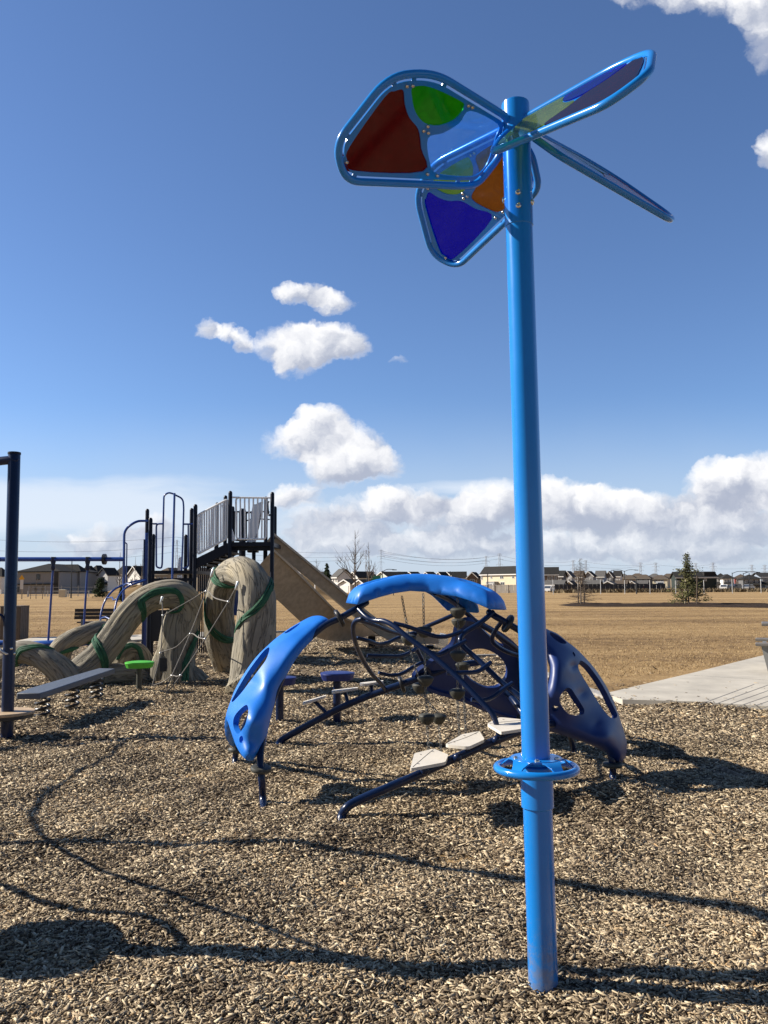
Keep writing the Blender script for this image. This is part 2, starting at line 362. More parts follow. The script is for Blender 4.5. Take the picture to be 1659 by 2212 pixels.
# ------------------------------------------------------------ ground sheets
BORDER = [G(-260, 1400), G(90, 1395), G(300, 1380), G(598, 1366), G(748, 1361), G(900, 1376), G(1004, 1419), G(1078, 1417), G(1200, 1468), G(1318, 1512), G(1500, 1524), G(1680, 1536), G(2100, 1565)]
def groundmat():
    m = bpy.data.materials.new('wood_chip_bed'); nt = nodes(m); L = nt.links
    o = N(nt, 'ShaderNodeOutputMaterial'); b = N(nt, 'ShaderNodeBsdfPrincipled'); b.inputs['Roughness'].default_value = .9; b.inputs['Specular IOR Level'].default_value = .2
    tc = N(nt, 'ShaderNodeTexCoord'); v = N(nt, 'ShaderNodeTexVoronoi'); v.inputs['Scale'].default_value = 42
    nz = N(nt, 'ShaderNodeTexNoise'); nz.inputs['Scale'].default_value = 30; nz.inputs['Detail'].default_value = 3
    mx = N(nt, 'ShaderNodeMixRGB'); mx.inputs[0].default_value = .06; L.new(tc.outputs['Object'], mx.inputs[1]); L.new(nz.outputs['Color'], mx.inputs[2]); L.new(tc.outputs['Object'], nz.inputs['Vector'])
    L.new(mx.outputs[0], v.inputs['Vector'])
    sp = N(nt, 'ShaderNodeSeparateColor'); L.new(v.outputs['Color'], sp.inputs[0])
    r = N(nt, 'ShaderNodeValToRGB'); e = r.color_ramp.elements
    e[0].position = 0; e[0].color = (.10, .073, .047, 1); e[1].position = 1; e[1].color = (.42, .33, .22, 1)
    for p, c in ((.3, (.16, .118, .076)), (.6, (.22, .165, .108)), (.85, (.3, .23, .15))): q = e.new(p); q.color = (*c, 1)
    L.new(sp.outputs[0], r.inputs[0]); L.new(r.outputs[0], b.inputs['Base Color'])
    bp = N(nt, 'ShaderNodeBump'); bp.inputs['Strength'].default_value = 1; bp.inputs['Distance'].default_value = .02; L.new(sp.outputs[1], bp.inputs['Height']); L.new(bp.outputs[0], b.inputs['Normal'])
    L.new(b.outputs[0], o.inputs[0]); return m
def fieldmat():
    m = bpy.data.materials.new('dry_grass_turf'); nt = nodes(m); L = nt.links
    o = N(nt, 'ShaderNodeOutputMaterial'); b = N(nt, 'ShaderNodeBsdfPrincipled'); b.inputs['Roughness'].default_value = .95; b.inputs['Specular IOR Level'].default_value = .1
    tc = N(nt, 'ShaderNodeTexCoord')
    def nz(s, d, vec=None):
        n = N(nt, 'ShaderNodeTexNoise'); n.inputs['Scale'].default_value = s; n.inputs['Detail'].default_value = d; n.inputs['Roughness'].default_value = .7
        L.new(vec or tc.outputs['Object'], n.inputs['Vector']); return n.outputs['Fac']
    mpg = N(nt, 'ShaderNodeMapping'); mpg.inputs['Scale'].default_value = (.05, .22, 1); mpg.inputs['Rotation'].default_value = (0, 0, .12); L.new(tc.outputs['Object'], mpg.inputs[0])
    a = nz(1.0, 5, mpg.outputs[0]); f = nz(2.2, 9); g = nz(28, 4)
    r = N(nt, 'ShaderNodeValToRGB'); e = r.color_ramp.elements; e[0].position = .4; e[0].color = (.25, .165, .085, 1); e[1].position = .68; e[1].color = (.60, .43, .225, 1); q = e.new(.52); q.color = (.46, .312, .15, 1)
    ad = N(nt, 'ShaderNodeMath', operation='ADD'); L.new(a, ad.inputs[0]); L.new(f, ad.inputs[1]); hf = N(nt, 'ShaderNodeMath', operation='MULTIPLY'); L.new(ad.outputs[0], hf.inputs[0]); hf.inputs[1].default_value = .5
    L.new(hf.outputs[0], r.inputs[0])
    r2 = N(nt, 'ShaderNodeValToRGB'); r2.color_ramp.elements[0].position = .3; r2.color_ramp.elements[0].color = (.34, .31, .27, 1); r2.color_ramp.elements[1].position = .62; r2.color_ramp.elements[1].color = (1.15, 1.13, 1.1, 1)
    L.new(g, r2.inputs[0]); mx = N(nt, 'ShaderNodeMixRGB', blend_type='MULTIPLY'); mx.inputs[0].default_value = .8; L.new(r.outputs[0], mx.inputs[1]); L.new(r2.outputs[0], mx.inputs[2])
    sy_ = N(nt, 'ShaderNodeSeparateXYZ'); L.new(tc.outputs['Object'], sy_.inputs[0]); wob_ = N(nt, 'ShaderNodeMath', operation='MULTIPLY_ADD'); L.new(a, wob_.inputs[0]); wob_.inputs[1].default_value = 60; L.new(sy_.outputs[1], wob_.inputs[2])
    wr = N(nt, 'ShaderNodeMapRange', interpolation_type='SMOOTHSTEP'); L.new(wob_.outputs[0], wr.inputs['Value']); wr.inputs['From Min'].default_value = 110; wr.inputs['From Max'].default_value = 70    # worn turf round the playground
    wm_ = N(nt, 'ShaderNodeMixRGB', blend_type='MULTIPLY'); L.new(wr.outputs[0], wm_.inputs[0]); L.new(mx.outputs[0], wm_.inputs[1]); wm_.inputs[2].default_value = (.88, .87, .87, 1); L.new(wm_.outputs[0], b.inputs['Base Color'])
    bp = N(nt, 'ShaderNodeBump'); bp.inputs['Strength'].default_value = .8; bp.inputs['Distance'].default_value = .03; L.new(g, bp.inputs['Height']); L.new(bp.outputs[0], b.inputs['Normal'])
    L.new(b.outputs[0], o.inputs[0]); return m
M_FIELD = fieldmat(); M_BED = groundmat()
mb = MB(); q = 2600
xs = [-q, -600, -200, -60, 0, 60, 200, 600, q]; ys = [-30, 10, 30, 60, 120, 250, 600, q]
mb.add([(x, y, -.05) for y in ys for x in xs], [(j*9+i, j*9+i+1, j*9+10+i, j*9+9+i) for j in range(7) for i in range(8)])
tag(mb.build('field', M_FIELD, fix=False), kind='structure')
# bed of wood chips: fine sheet, its far edge follows the kerb
bpoly = [(p.x, p.y) for p in BORDER]
def bed_limit(x):
    for i in range(len(bpoly)-1):
        (x0, y0), (x1, y1) = bpoly[i], bpoly[i+1]
        if x0 <= x <= x1: return y0+(y1-y0)*(x-x0)/(x1-x0+1e-9)
    return bpoly[0][1] if x < bpoly[0][0] else bpoly[-1][1]
bedx = [p[0] for p in bpoly]
bout = [(-26, -4)]+[(26, -4)]+[(26, bpoly[-1][1])]+list(reversed(bpoly))+[(-26, bpoly[0][1])]
gx = np.unique(np.concatenate([np.linspace(-26, -9, 30), np.linspace(-9, 9, 121), np.linspace(9, 26, 30), [p_ for p_ in bedx if -26 < p_ < 26]])); gt = np.linspace(0, 1, 190)
gl = np.interp(gx, bedx, [p[1] for p in bpoly]); GX = np.repeat(gx[:, None], 190, 1); GY = -4+(gl[:, None]+4)*gt[None]; GZ = hgt(GX, GY)-.004
mb = MB().add(np.stack([GX, GY, GZ], -1).reshape(-1, 3).tolist(), [(a_*190+b_, (a_+1)*190+b_, (a_+1)*190+b_+1, a_*190+b_+1) for a_ in range(len(gx)-1) for b_ in range(189)])
tag(mb.build('wood_chip_ground', M_BED, fix=False), kind='structure')
def in_bed(x, y): return inside((x, y), bout)
# the chips themselves
def chipmat():
    m = bpy.data.materials.new('wood_chip'); nt = nodes(m); L = nt.links
    o = N(nt, 'ShaderNodeOutputMaterial'); b = N(nt, 'ShaderNodeBsdfPrincipled'); b.inputs['Roughness'].default_value = .8; b.inputs['Specular IOR Level'].default_value = .25
    g = N(nt, 'ShaderNodeNewGeometry'); r = N(nt, 'ShaderNodeValToRGB'); e = r.color_ramp.elements
    e[0].position = 0; e[0].color = (.05, .034, .021, 1); e[1].position = 1; e[1].color = (.76, .63, .43, 1)
    for p, c in ((.13, (.125, .09, .056)), (.32, (.23, .173, .109)), (.52, (.37, .285, .181)), (.70, (.52, .412, .266)), (.84, (.70, .58, .39)), (.95, (.42, .27, .13))): k = e.new(p); k.color = (*c, 1)
    tc = N(nt, 'ShaderNodeTexCoord'); nz = N(nt, 'ShaderNodeTexNoise'); nz.inputs['Scale'].default_value = 1.0; nz.inputs['Detail'].default_value = 6; L.new(tc.outputs['Object'], nz.inputs['Vector'])
    mr = N(nt, 'ShaderNodeMapRange'); mr.inputs['From Min'].default_value = .3; mr.inputs['From Max'].default_value = .7; mr.inputs['To Min'].default_value = -.34; mr.inputs['To Max'].default_value = .16; L.new(nz.outputs['Fac'], mr.inputs['Value'])
    ad = N(nt, 'ShaderNodeMath', operation='ADD', use_clamp=True); L.new(g.outputs['Random Per Island'], ad.inputs[0]); L.new(mr.outputs[0], ad.inputs[1]); L.new(ad.outputs[0], r.inputs[0])
    hs = N(nt, 'ShaderNodeTexNoise'); hs.inputs['Scale'].default_value = 140; hs.inputs['Detail'].default_value = 2; L.new(tc.outputs['Object'], hs.inputs['Vector'])
    mx = N(nt, 'ShaderNodeMixRGB', blend_type='OVERLAY'); mx.inputs[0].default_value = .45; L.new(r.outputs[0], mx.inputs[1]); L.new(hs.outputs['Fac'], mx.inputs[2])
    L.new(mx.outputs[0], b.inputs['Base Color']); L.new(b.outputs[0], o.inputs[0]); return m
def chips(n, r0, r1, size, pw=1.0):
    """points spread evenly over the ring between two distances in front of the viewer"""
    y = np.sqrt(rng.uniform(r0**2, r1**2, n)) if pw == 1 else r0*(r1/r0)**rng.uniform(0, 1, n)
    x = rng.uniform(-1, 1, n)*(.5*y+.8)
    return x, y, size*np.clip(np.exp(rng.normal(0, .33, n)), .45, 1.7)
sets = [chips(185000, 2.5, 5.2, .60), chips(185000, 5.2, 9, .70), chips(110000, 9, 15, 1.0), chips(50000, 15, 27, 1.6)]
x = np.concatenate([s[0] for s in sets]); y = np.concatenate([s[1] for s in sets]); sz = np.concatenate([s[2] for s in sets])
lim = np.interp(x, bedx, [p[1] for p in bpoly]); k = y < lim-.03+rng.exponential(.10, len(y))*(x < 20)
stray = (rng.random(len(y)) < .07*np.exp(-np.maximum(y-lim, 0)/3)) & (y < lim+9.0); k |= stray
x, y, sz = x[k], y[k], sz[k]; lim = lim[k]; n = len(x)
ln = .0180*sz*np.exp(rng.normal(0, .3, n)); wd = .0043*sz*np.clip(np.exp(rng.normal(0, .35, n)), .4, 1.8); th = .0022*sz*rng.uniform(.5, 1.6, n)
yaw = rng.uniform(0, 2*PI, n); pit = rng.normal(0, .24, n); rol = rng.normal(0, .40, n)
z = np.where(y < lim, hgt(x, y), -.045)+.004+rng.uniform(-.003, .013, n)*np.minimum(sz, 1.4)
PADP = [G(1306, 1506), G(1345, 1519.5), G(1500, 1524), G(1680, 1536), G(1950, 1556), G(2100, 1400), G(1690, 1412), G(1640, 1423), G(1500, 1459)]
for i_ in np.nonzero((x > 3) & (y > 9.5) & (y < 22))[0]:          # a few spilled onto the concrete
    if inside((x[i_], y[i_]), [(q_.x, q_.y) for q_ in PADP]): z[i_] = .06 if rng.random() < .10 else -.5
cz, sy = np.cos(yaw), np.sin(yaw); cp, sp_ = np.cos(pit), np.sin(pit); c3, s3 = np.cos(rol), np.sin(rol)
ax = np.stack([cz*cp, sy*cp, sp_], 1); bx = np.stack([-sy*c3-cz*sp_*s3, cz*c3-sy*sp_*s3, cp*s3], 1); cx_ = np.cross(ax, bx)
P0 = np.stack([x, y, z], 1); tap = rng.uniform(.35, 1.0, n)
def corner(sa, sb, sc): return P0+ax*(ln*sa)[:, None]+bx*(wd*sb*(np.where(sa > 0, tap, 1)))[:, None]+cx_*(th*sc)[:, None]
vv = np.stack([corner(a, b_, c_) for c_ in (-1, 1) for a, b_ in ((-1, -1), (1, -1), (1, 1), (-1, 1))], 1).reshape(-1, 3)
fq = np.array([(4, 5, 6, 7), (0, 1, 5, 4), (1, 2, 6, 5), (2, 3, 7, 6), (3, 0, 4, 7)])
ff = (np.arange(n)[:, None, None]*8+fq[None]).reshape(-1)
me = bpy.data.meshes.new('wood_chips'); me.vertices.add(len(vv)); me.vertices.foreach_set('co', vv.astype(np.float32).ravel())
me.loops.add(len(ff)); me.loops.foreach_set('vertex_index', ff.astype(np.int32)); nf = len(ff)//4
me.polygons.add(nf); me.polygons.foreach_set('loop_start', np.arange(nf, dtype=np.int32)*4)
me.update(calc_edges=True); me.materials.append(chipmat())
oc = bpy.data.objects.new('wood_chips', me); COL.objects.link(oc); tag(oc, 'loose tan and brown wood chips covering the playground floor', 'wood chips', kind='stuff')
# dry grass tufts standing on the nearer turf
def blades(name, n, fx, hmin, hmax, m, label):
    X, Y = fx(n); n = len(X); h = rng.uniform(hmin, hmax, n); a = rng.uniform(0, 2*PI, n); w = h*rng.uniform(.12, .3, n); le = rng.normal(0, .5, (n, 2))*h[:, None]
    z0 = np.where(True, -.05, 0)+0*X
    A = np.stack([X-np.cos(a)*w, Y-np.sin(a)*w, z0], 1); B = np.stack([X+np.cos(a)*w, Y+np.sin(a)*w, z0], 1); T = np.stack([X+le[:, 0], Y+le[:, 1], z0+h], 1)
    v = np.stack([A, B, T], 1).reshape(-1, 3); me = bpy.data.meshes.new(name); me.vertices.add(3*n); me.vertices.foreach_set('co', v.astype(np.float32).ravel())
    me.loops.add(3*n); me.loops.foreach_set('vertex_index', np.arange(3*n, dtype=np.int32)); me.polygons.add(n); me.polygons.foreach_set('loop_start', np.arange(n, dtype=np.int32)*3); me.update(calc_edges=True)
    me.materials.append(m); o = bpy.data.objects.new(name, me); COL.objects.link(o); return tag(o, label, 'grass', kind='stuff')
def islandmat(name, cols, rough=.9):
    m = bpy.data.materials.new(name); nt = nodes(m); L = nt.links
    o = N(nt, 'ShaderNodeOutputMaterial'); b = N(nt, 'ShaderNodeBsdfPrincipled'); b.inputs['Roughness'].default_value = rough; b.inputs['Specular IOR Level'].default_value = .15
    g = N(nt, 'ShaderNodeNewGeometry'); r = N(nt, 'ShaderNodeValToRGB'); e = r.color_ramp.elements
    e[0].color = (*cols[0], 1); e[1].color = (*cols[-1], 1)
    for i, c in enumerate(cols[1:-1]): k = e.new((i+1)/(len(cols)-1)); k.color = (*c, 1)
    L.new(g.outputs['Random Per Island'], r.inputs[0]); L.new(r.outputs[0], b.inputs['Base Color']); L.new(b.outputs[0], o.inputs[0]); MATS[name] = m; return m
def turf_pts(n):
    Y = 11*(75/11)**rng.uniform(0, 1, n); X = rng.uniform(-1, 1, n)*(.5*Y+.5); l = np.interp(X, bedx, [p[1] for p in bpoly])
    padl = (X > 3.2) & (Y < 13.0+.75*(X-3.3)+1.6); k = (Y > l+.05) & ~padl; return X[k], Y[k]
M_STRAW = islandmat('straw_blade', [(.16, .10, .05), (.36, .25, .125), (.56, .42, .23)])
blades('dry_grass', 150000, turf_pts, .012, .04, M_STRAW, 'short straw coloured dry grass of the sports field')
# kerb along the chip bed, concrete pads
M_CONC = mat('concrete', (.50, .455, .375), .85, var=.2, vscale=1.3, bump=.25, bscale=90)
M_CONC2 = mat('rough_kerb_concrete', (.34, .32, .29), .9, var=.25, vscale=9, bump=.4, bscale=40)
mb = MB()
for seg in (BORDER[0:6], BORDER[6:10]):
    c2 = [Vector((p.x, p.y, 0)) for p in seg]
    for i in range(len(c2)-1):
        a, b = c2[i], c2[i+1]; d = (b-a).normalized(); nn = Vector((-d.y, d.x, 0))*.075
        mb.prism([a-nn+Vector((0, 0, -.12)), b-nn+Vector((0, 0, -.12)), b+nn+Vector((0, 0, -.12)), a+nn+Vector((0, 0, -.12))], (0, 0, .165+.002*i))
tag(mb.build('kerb', M_CONC2), kind='structure')
pad = [G(1306, 1506), G(1345, 1519.5), G(1500, 1524), G(1680, 1536), G(1950, 1556), G(2100, 1400), G(1690, 1412), G(1640, 1423), G(1500, 1459)]
mb = MB(); mb.prism([Vector((p.x, p.y, -.2)) for p in pad], (0, 0, .255)); tag(mb.build('concrete_path', M_CONC), kind='structure')
mb = MB()
for k in range(7):                                # grooved warning strip cut into the concrete
    a = G(1508+27*k, 1523+1.7*k, .055); b = G(1629+33*k, 1478.4+.4*k, .055); d = (b-a).normalized()*.004; nn = Vector((-d.y, d.x, 0))*2.0
    mb.prism([a-nn, a+nn, b+nn, b-nn], (0, 0, .002))
a, b = G(1500, 1459, .055), G(1800, 1478, .055); d = (b-a).normalized()*.004; nn = Vector((-d.y, d.x, 0))*1.6
mb.prism([a-nn, a+nn, b+nn, b-nn], (0, 0, .0015))
tag(mb.build('groove_lines', mat('groove_dark', (.17, .16, .145), .9)), kind='structure')
pp = [G(30, 1390), G(70, 1381), G(120, 1379), G(165, 1386), G(330, 1372), G(455, 1368), G(455, 1378), G(330, 1384), G(120, 1396), G(45, 1397)]
mb = MB(); mb.prism([Vector((p.x, p.y, -.15)) for p in pp], (0, 0, .21)); tag(mb.build('concrete_path', M_CONC), kind='structure')
# low rises in the field
M_HILL = mat('hill_turf', (.24, .16, .08), .95, spec=.05, var=.35, vscale=.4, bump=.3, bscale=6)
def hill(px, py, Y, rx, ry, h):
    c = at(px, py, Y); mb = MB(); n = 24; m = 10; vs = []
    for i in range(m+1):
        for k in range(n):
            r = i/m; a = 2*PI*k/n; zz = h*(math.cos(PI*r)*.5+.5)*(1+.12*math.sin(3*a+px))-.06; vs.append((c.x+rx*r*math.cos(a), Y+ry*r*math.sin(a), zz))
    mb.add(vs, [(i*n+k, i*n+(k+1) % n, (i+1)*n+(k+1) % n, (i+1)*n+k) for i in range(m) for k in range(n)]); return tag(mb.build('hill', M_HILL), kind='structure')
hill(600, 1280, 118, 13.5, 16, 3.6); hill(300, 1280, 120, 9, 14, 1.9)
# mulch strip under the young trees
M_MULCH = mat('dark_mulch', (.045, .032, .024), .95, spec=.05, var=.5, vscale=6, bump=1, bscale=12)
mb = MB(); mc = [(1205, 1306), (1228, 1303), (1265, 1301.5), (1330, 1305), (1480, 1303), (1520, 1303.5), (1600, 1305), (1720, 1306)]; lo = [(1720, 1312.5), (1600, 1311), (1500, 1309.5), (1380, 1309.5), (1290, 1309.5), (1230, 1308.5)]
lp = [G(*p) for p in mc+lo]; V, F = cdt([(p.x, p.y) for p in lp], [], .7)
ea = np.array([(p.x, p.y) for p in lp]); eb = np.roll(ea, -1, 0)
mb.add([(a, b, -.04+.16*min(1, segdist(a, b, ea, eb)/1.2)*random.uniform(.5, 1.2)) for a, b in V], F); tag(mb.build('mulch_bed', M_MULCH, smooth=False, fix=False), kind='structure')
# ------------------------------------------------------------ paints and plastics
M_SKYB = mat('bright_blue_paint', (.008, .215, .66), .2, var=.06, vscale=3, coat=.5)
M_NAVY = mat('navy_paint', (.0045, .015, .055), .28, var=.15, vscale=8, coat=.1, spec=.35)
M_DARKP = mat('near_black_blue_paint', (.005, .007, .018), .42, spec=.3)
M_ROYAL = mat('royal_blue_paint', (.009, .052, .27), .3, var=.06, coat=.4)
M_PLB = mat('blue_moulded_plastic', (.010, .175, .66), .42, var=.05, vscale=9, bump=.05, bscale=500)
M_PLD = mat('shaded_blue_moulded_plastic', (.012, .036, .165), .42, var=.06, vscale=9, bump=.05, bscale=500)  # same blue plastic, darkened so the shells in shade carry it in their colour
M_RUB = mat('grey_rubber', (.058, .058, .048), .55, var=.15, vscale=14)
M_BLK = mat('black_rubber', (.02, .02, .022), .4)
M_STEEL = mat('bolt_steel', (.75, .68, .58), .22, metal=1)
M_GALV = mat('galvanised_chain', (.25, .25, .24), .45, metal=.8)
M_CREAM = mat('cream_plastic', (.72, .66, .56), .5, var=.05)
M_GREENP = mat('lime_plastic', (.09, .5, .05), .4, var=.05)
M_GREY = mat('slate_grey_plastic', (.1, .115, .14), .5, var=.1, vscale=20, bump=.3, bscale=220)
def dusty(src, name, z0, z1, col):
    m = MATS[src].copy(); m.name = name; nt = m.node_tree; L = nt.links; b = [n for n in nt.nodes if n.type == 'BSDF_PRINCIPLED'][0]; base = b.inputs['Base Color'].links[0].from_socket
    tc = N(nt, 'ShaderNodeTexCoord'); sp_ = N(nt, 'ShaderNodeSeparateXYZ'); L.new(tc.outputs['Object'], sp_.inputs[0]); nz = N(nt, 'ShaderNodeTexNoise'); nz.inputs['Scale'].default_value = 22; nz.inputs['Detail'].default_value = 8; nz.inputs['Roughness'].default_value = .7; L.new(tc.outputs['Object'], nz.inputs['Vector'])
    mr = N(nt, 'ShaderNodeMapRange'); mr.inputs['From Min'].default_value = z1; mr.inputs['From Max'].default_value = z0; L.new(sp_.outputs[2], mr.inputs['Value'])
    ml = N(nt, 'ShaderNodeMath', operation='MULTIPLY_ADD'); L.new(mr.outputs[0], ml.inputs[0]); ml.inputs[1].default_value = .42; L.new(nz.outputs['Fac'], ml.inputs[2]); st_ = N(nt, 'ShaderNodeMapRange', interpolation_type='SMOOTHSTEP'); st_.inputs['From Min'].default_value = .66; st_.inputs['From Max'].default_value = .95; st_.inputs['To Max'].default_value = .5; L.new(ml.outputs[0], st_.inputs['Value'])
    mx = N(nt, 'ShaderNodeMixRGB'); L.new(st_.outputs[0], mx.inputs[0]); L.new(base, mx.inputs[1]); mx.inputs[2].default_value = (*col, 1); L.new(mx.outputs[0], b.inputs['Base Color']); MATS[name] = m; return m
M_SKYD = dusty('bright_blue_paint', 'dusty_blue_paint', 0, .4, (.22, .19, .15))
# ------------------------------------------------------------ the tall flower spinner
foot = G(1174, 2140); topp = at(1113, 225, foot.y); axd = (topp-foot).normalized()
sp = thing('flower_spinner', 'tall bright blue pole with four tilted stained glass petals and a hand wheel', 'play flower', foot)
def axp(h): return foot+axd*h
def pole(name, h0, h1, r, m=M_SKYB, ch=.004):
    mb = MB(); mb.lathe(axp(h0), [(r-ch, 0), (r, ch), (r, h1-h0-ch), (r-ch, h1-h0)], 40, axd); return mb.build(name, m, sp)
pole('lower_post', -.25, .735, .0605, M_SKYD); pole('collar', .728, .90, .0672); pole('main_pole', .90, 3.235, .0590); pole('top_sleeve', 3.228, 3.80, .0622)
mb = MB(); mb.lathe(axp(3.795), [(.061, 0), (.061, .006), (.05, .014), (.01, .017)], 32, axd); mb.build('pole_cap', M_SKYB, sp)
def bolt(par, c, ax, r=.011):
    mb = MB(); mb.lathe(Vector(c), [(r, -.002), (r, .003), (r*.9, .006), (r*.5, .0085), (r*.45, .006), (r*.1, .006)], 12, ax); return mb.build('bolt', M_STEEL, par)
for h, a in ((3.30, -100), (3.36, -100), (3.33, -28), (3.36, 170)):
    d = Vector((math.cos(math.radians(a)), math.sin(math.radians(a)), 0)); bolt(sp, axp(h)+d*.062, d, .013)
# hand wheel
hw = MB(); zc = .907; c0 = axp(zc)
hw.tube([c0+Vector((.163*math.cos(a), .163*math.sin(a), -.018)) for a in [2*PI*k/48 for k in range(48)]], .0165, 14, True); wheel = hw.build('hand_wheel', M_SKYB, sp)
fl = MB(); slab(fl, [(.105*math.cos(2*PI*k/40), .105*math.sin(2*PI*k/40)) for k in range(40)], [[(.0595*math.cos(2*PI*k/28), .0595*math.sin(2*PI*k/28)) for k in range(28)]], lambda x, y, h: c0+Vector((x, y, h)), .018, .026); fl.build('wheel_plate', M_SKYB, wheel)
for k in range(5):
    a = math.radians(-62+72*k); e1 = Vector((math.cos(a), math.sin(a), 0)); e2 = Vector((-e1.y, e1.x, 0)); s = MB()
    pr = [(.085, .050, .018), (.108, .040, .016), (.132, .026, -.002), (.150, .022, -.018)]
    vs = []
    for r, w, h in pr: vs += [c0+e1*r-e2*w+Vector((0, 0, h)), c0+e1*r+e2*w+Vector((0, 0, h))]
    n0 = len(vs); vs += [v+Vector((0, 0, .007)) for v in vs]
    fs = []
    for i in range(3): fs += [(2*i, 2*i+1, 2*i+3, 2*i+2), (n0+2*i, n0+2*i+2, n0+2*i+3, n0+2*i+1), (2*i, 2*i+2, n0+2*i+2, n0+2*i), (2*i+1, n0+2*i+1, n0+2*i+3, 2*i+3)]
    fs += [(0, n0, n0+1, 1), (6, 7, n0+7, n0+6)]; s.add(vs, fs).build('wheel_spoke', M_SKYB, wheel)
    bolt(wheel, c0+Vector((.088*math.cos(a+.63), .088*math.sin(a+.63), .026)), (0, 0, 1), .011)
# petals: one outline turned four times round the pole
T_RED = tint('red_clear_plastic', (.28, .016, .012), .78, (.15, .015, .012)); T_GRN = tint('green_clear_plastic', (.07, .42, .03), .8, (.07, .28, .03)); T_CLR = tint('pale_blue_clear_plastic', (.52, .76, .97), .97, (.3, .5, .8))
T_BLU = tint('deep_blue_clear_plastic', (.001, .014, .66), .76, (.002, .014, .72)); T_ORG = tint('orange_clear_plastic', (.8, .3, .015), .6, (.8, .34, .02)); T_YEL = tint('yellow_green_clear_plastic', (.70, .80, .22), .72, (.5, .6, .16))
OUT = [(.509, .101), (.047, .012), (.016, -.143), (.085, -.292), (.19, -.312), (.775, -.385), (.868, -.25), (.715, .045)]
RADF = [.14, .05, .05, .10, .06, .16, .14, .12]
RED = [(.631, .008), (.669, -.004), (.708, -.036), (.8, -.245), (.794, -.3), (.745, -.336), (.404, -.282), (.453, -.192), (.497, -.123), (.561, -.085), (.603, -.039)]
GRN = [(.59, .028), (.509, .046), (.34, .027), (.31, .007), (.332, -.044), (.402, -.085), (.48, -.09), (.542, -.058), (.581, -.007)]
INN = [(.27, .001), (.098, -.023), (.084, -.075), (.075, -.184), (.103, -.242), (.161, -.265), (.329, -.278), (.387, -.239), (.438, -.146), (.371, -.111), (.306, -.058)]
BLT = [(.621, .026), (.595, .033), (.291, .018), (.268, .016), (.46, -.1), (.473, -.121), (.447, -.124), (.38, -.288), (.325, -.286), (.795, -.308)]
path2 = [(v.x, v.y) for v in fillet([Vector((x, y, 0)) for x, y in OUT], RADF, 7)]
cen = (.45, -.14)
def inset(P, d):
    out = []; n = len(P)
    for i in range(n):
        a, b = Vector(P[i-1]), Vector(P[(i+1) % n]); t = (b-a); t = t.normalized() if t.length > 1e-9 else Vector((1, 0)); nn = Vector((-t.y, t.x))
        if nn.dot(Vector(cen)-Vector(P[i])) < 0: nn = -nn
        out.append((P[i][0]+nn.x*d, P[i][1]+nn.y*d))
    return out
plate_o = inset(path2, .0245)
def grow(P, d):
    c = Vector((sum(p[0] for p in P)/len(P), sum(p[1] for p in P)/len(P))); return [tuple(c+(Vector(p)-c)*(1+d/max((Vector(p)-c).length, .01))) for p in P]
hs = [smooth2(h, 4) for h in (RED, GRN, INN)]
tilt, droop, dphi, z0 = math.radians(47.06), math.radians(6.42), math.radians(6.51), 3.711
PANES = [(T_RED, T_GRN, T_CLR, 'red', 'green', 'clear blue'), (T_RED, T_BLU, T_YEL, 'red', 'dark blue', 'yellow green'), (T_ORG, T_GRN, T_CLR, 'orange', 'green', 'clear blue'), (T_BLU, T_YEL, T_ORG, 'dark blue', 'yellow green', 'orange')]
for q in range(4):
    a = math.radians(208+90*q)+dphi; rad = Vector((math.cos(a), math.sin(a), 0)); t = Vector((-math.sin(a), math.cos(a), 0))
    er = rad*math.cos(droop)-Vector((0, 0, 1))*math.sin(droop); en = er.cross(t); es = t*math.cos(tilt)+en*math.sin(tilt); nn = er.cross(es).normalized(); o = axp(z0)
    if nn.z < 0: nn = -nn
    fn = lambda x, y, h: o+er*x+es*y+nn*h
    mb = MB(); mb.tube([fn(x, y, 0) for x, y in path2], .0165, 14, True)
    pet = mb.build('petal', M_SKYB, sp)
    mb = MB(); slab(mb, plate_o, hs, fn, -.003, .003)
    for i in range(0, len(path2), 6):                              # short welds between tube and plate
        p, r = path2[i], plate_o[i]; tv = Vector((r[0]-p[0], r[1]-p[1])).normalized(); sv = Vector((-tv.y, tv.x))*.011
        A = [(p[0]+tv.x*.012+sv.x, p[1]+tv.y*.012+sv.y), (p[0]+tv.x*.012-sv.x, p[1]+tv.y*.012-sv.y), (r[0]+tv.x*.004-sv.x, r[1]+tv.y*.004-sv.y), (r[0]+tv.x*.004+sv.x, r[1]+tv.y*.004+sv.y)]
        mb.prism([fn(*w, -.0022) for w in A], nn*.0044)
    mb.build('petal_plate', M_SKYB, pet, angle=30)
    for h, m, nm in zip(hs, PANES[q][:3], PANES[q][3:]):
        mb = MB(); slab(mb, grow(h, .012), [], fn, .0045, .0085); tag(mb.build('pane', m, pet, angle=30), nm+' see-through pane')
    for bx_, by_ in BLT:
        bolt(pet, fn(bx_, by_, -.004), -nn, .0085)
    g = MB(); e0 = fn(.03, -.06, 0); g.tube([axp(z0-.03), e0], .012, 8); g.build('petal_bracket', M_SKYB, pet)
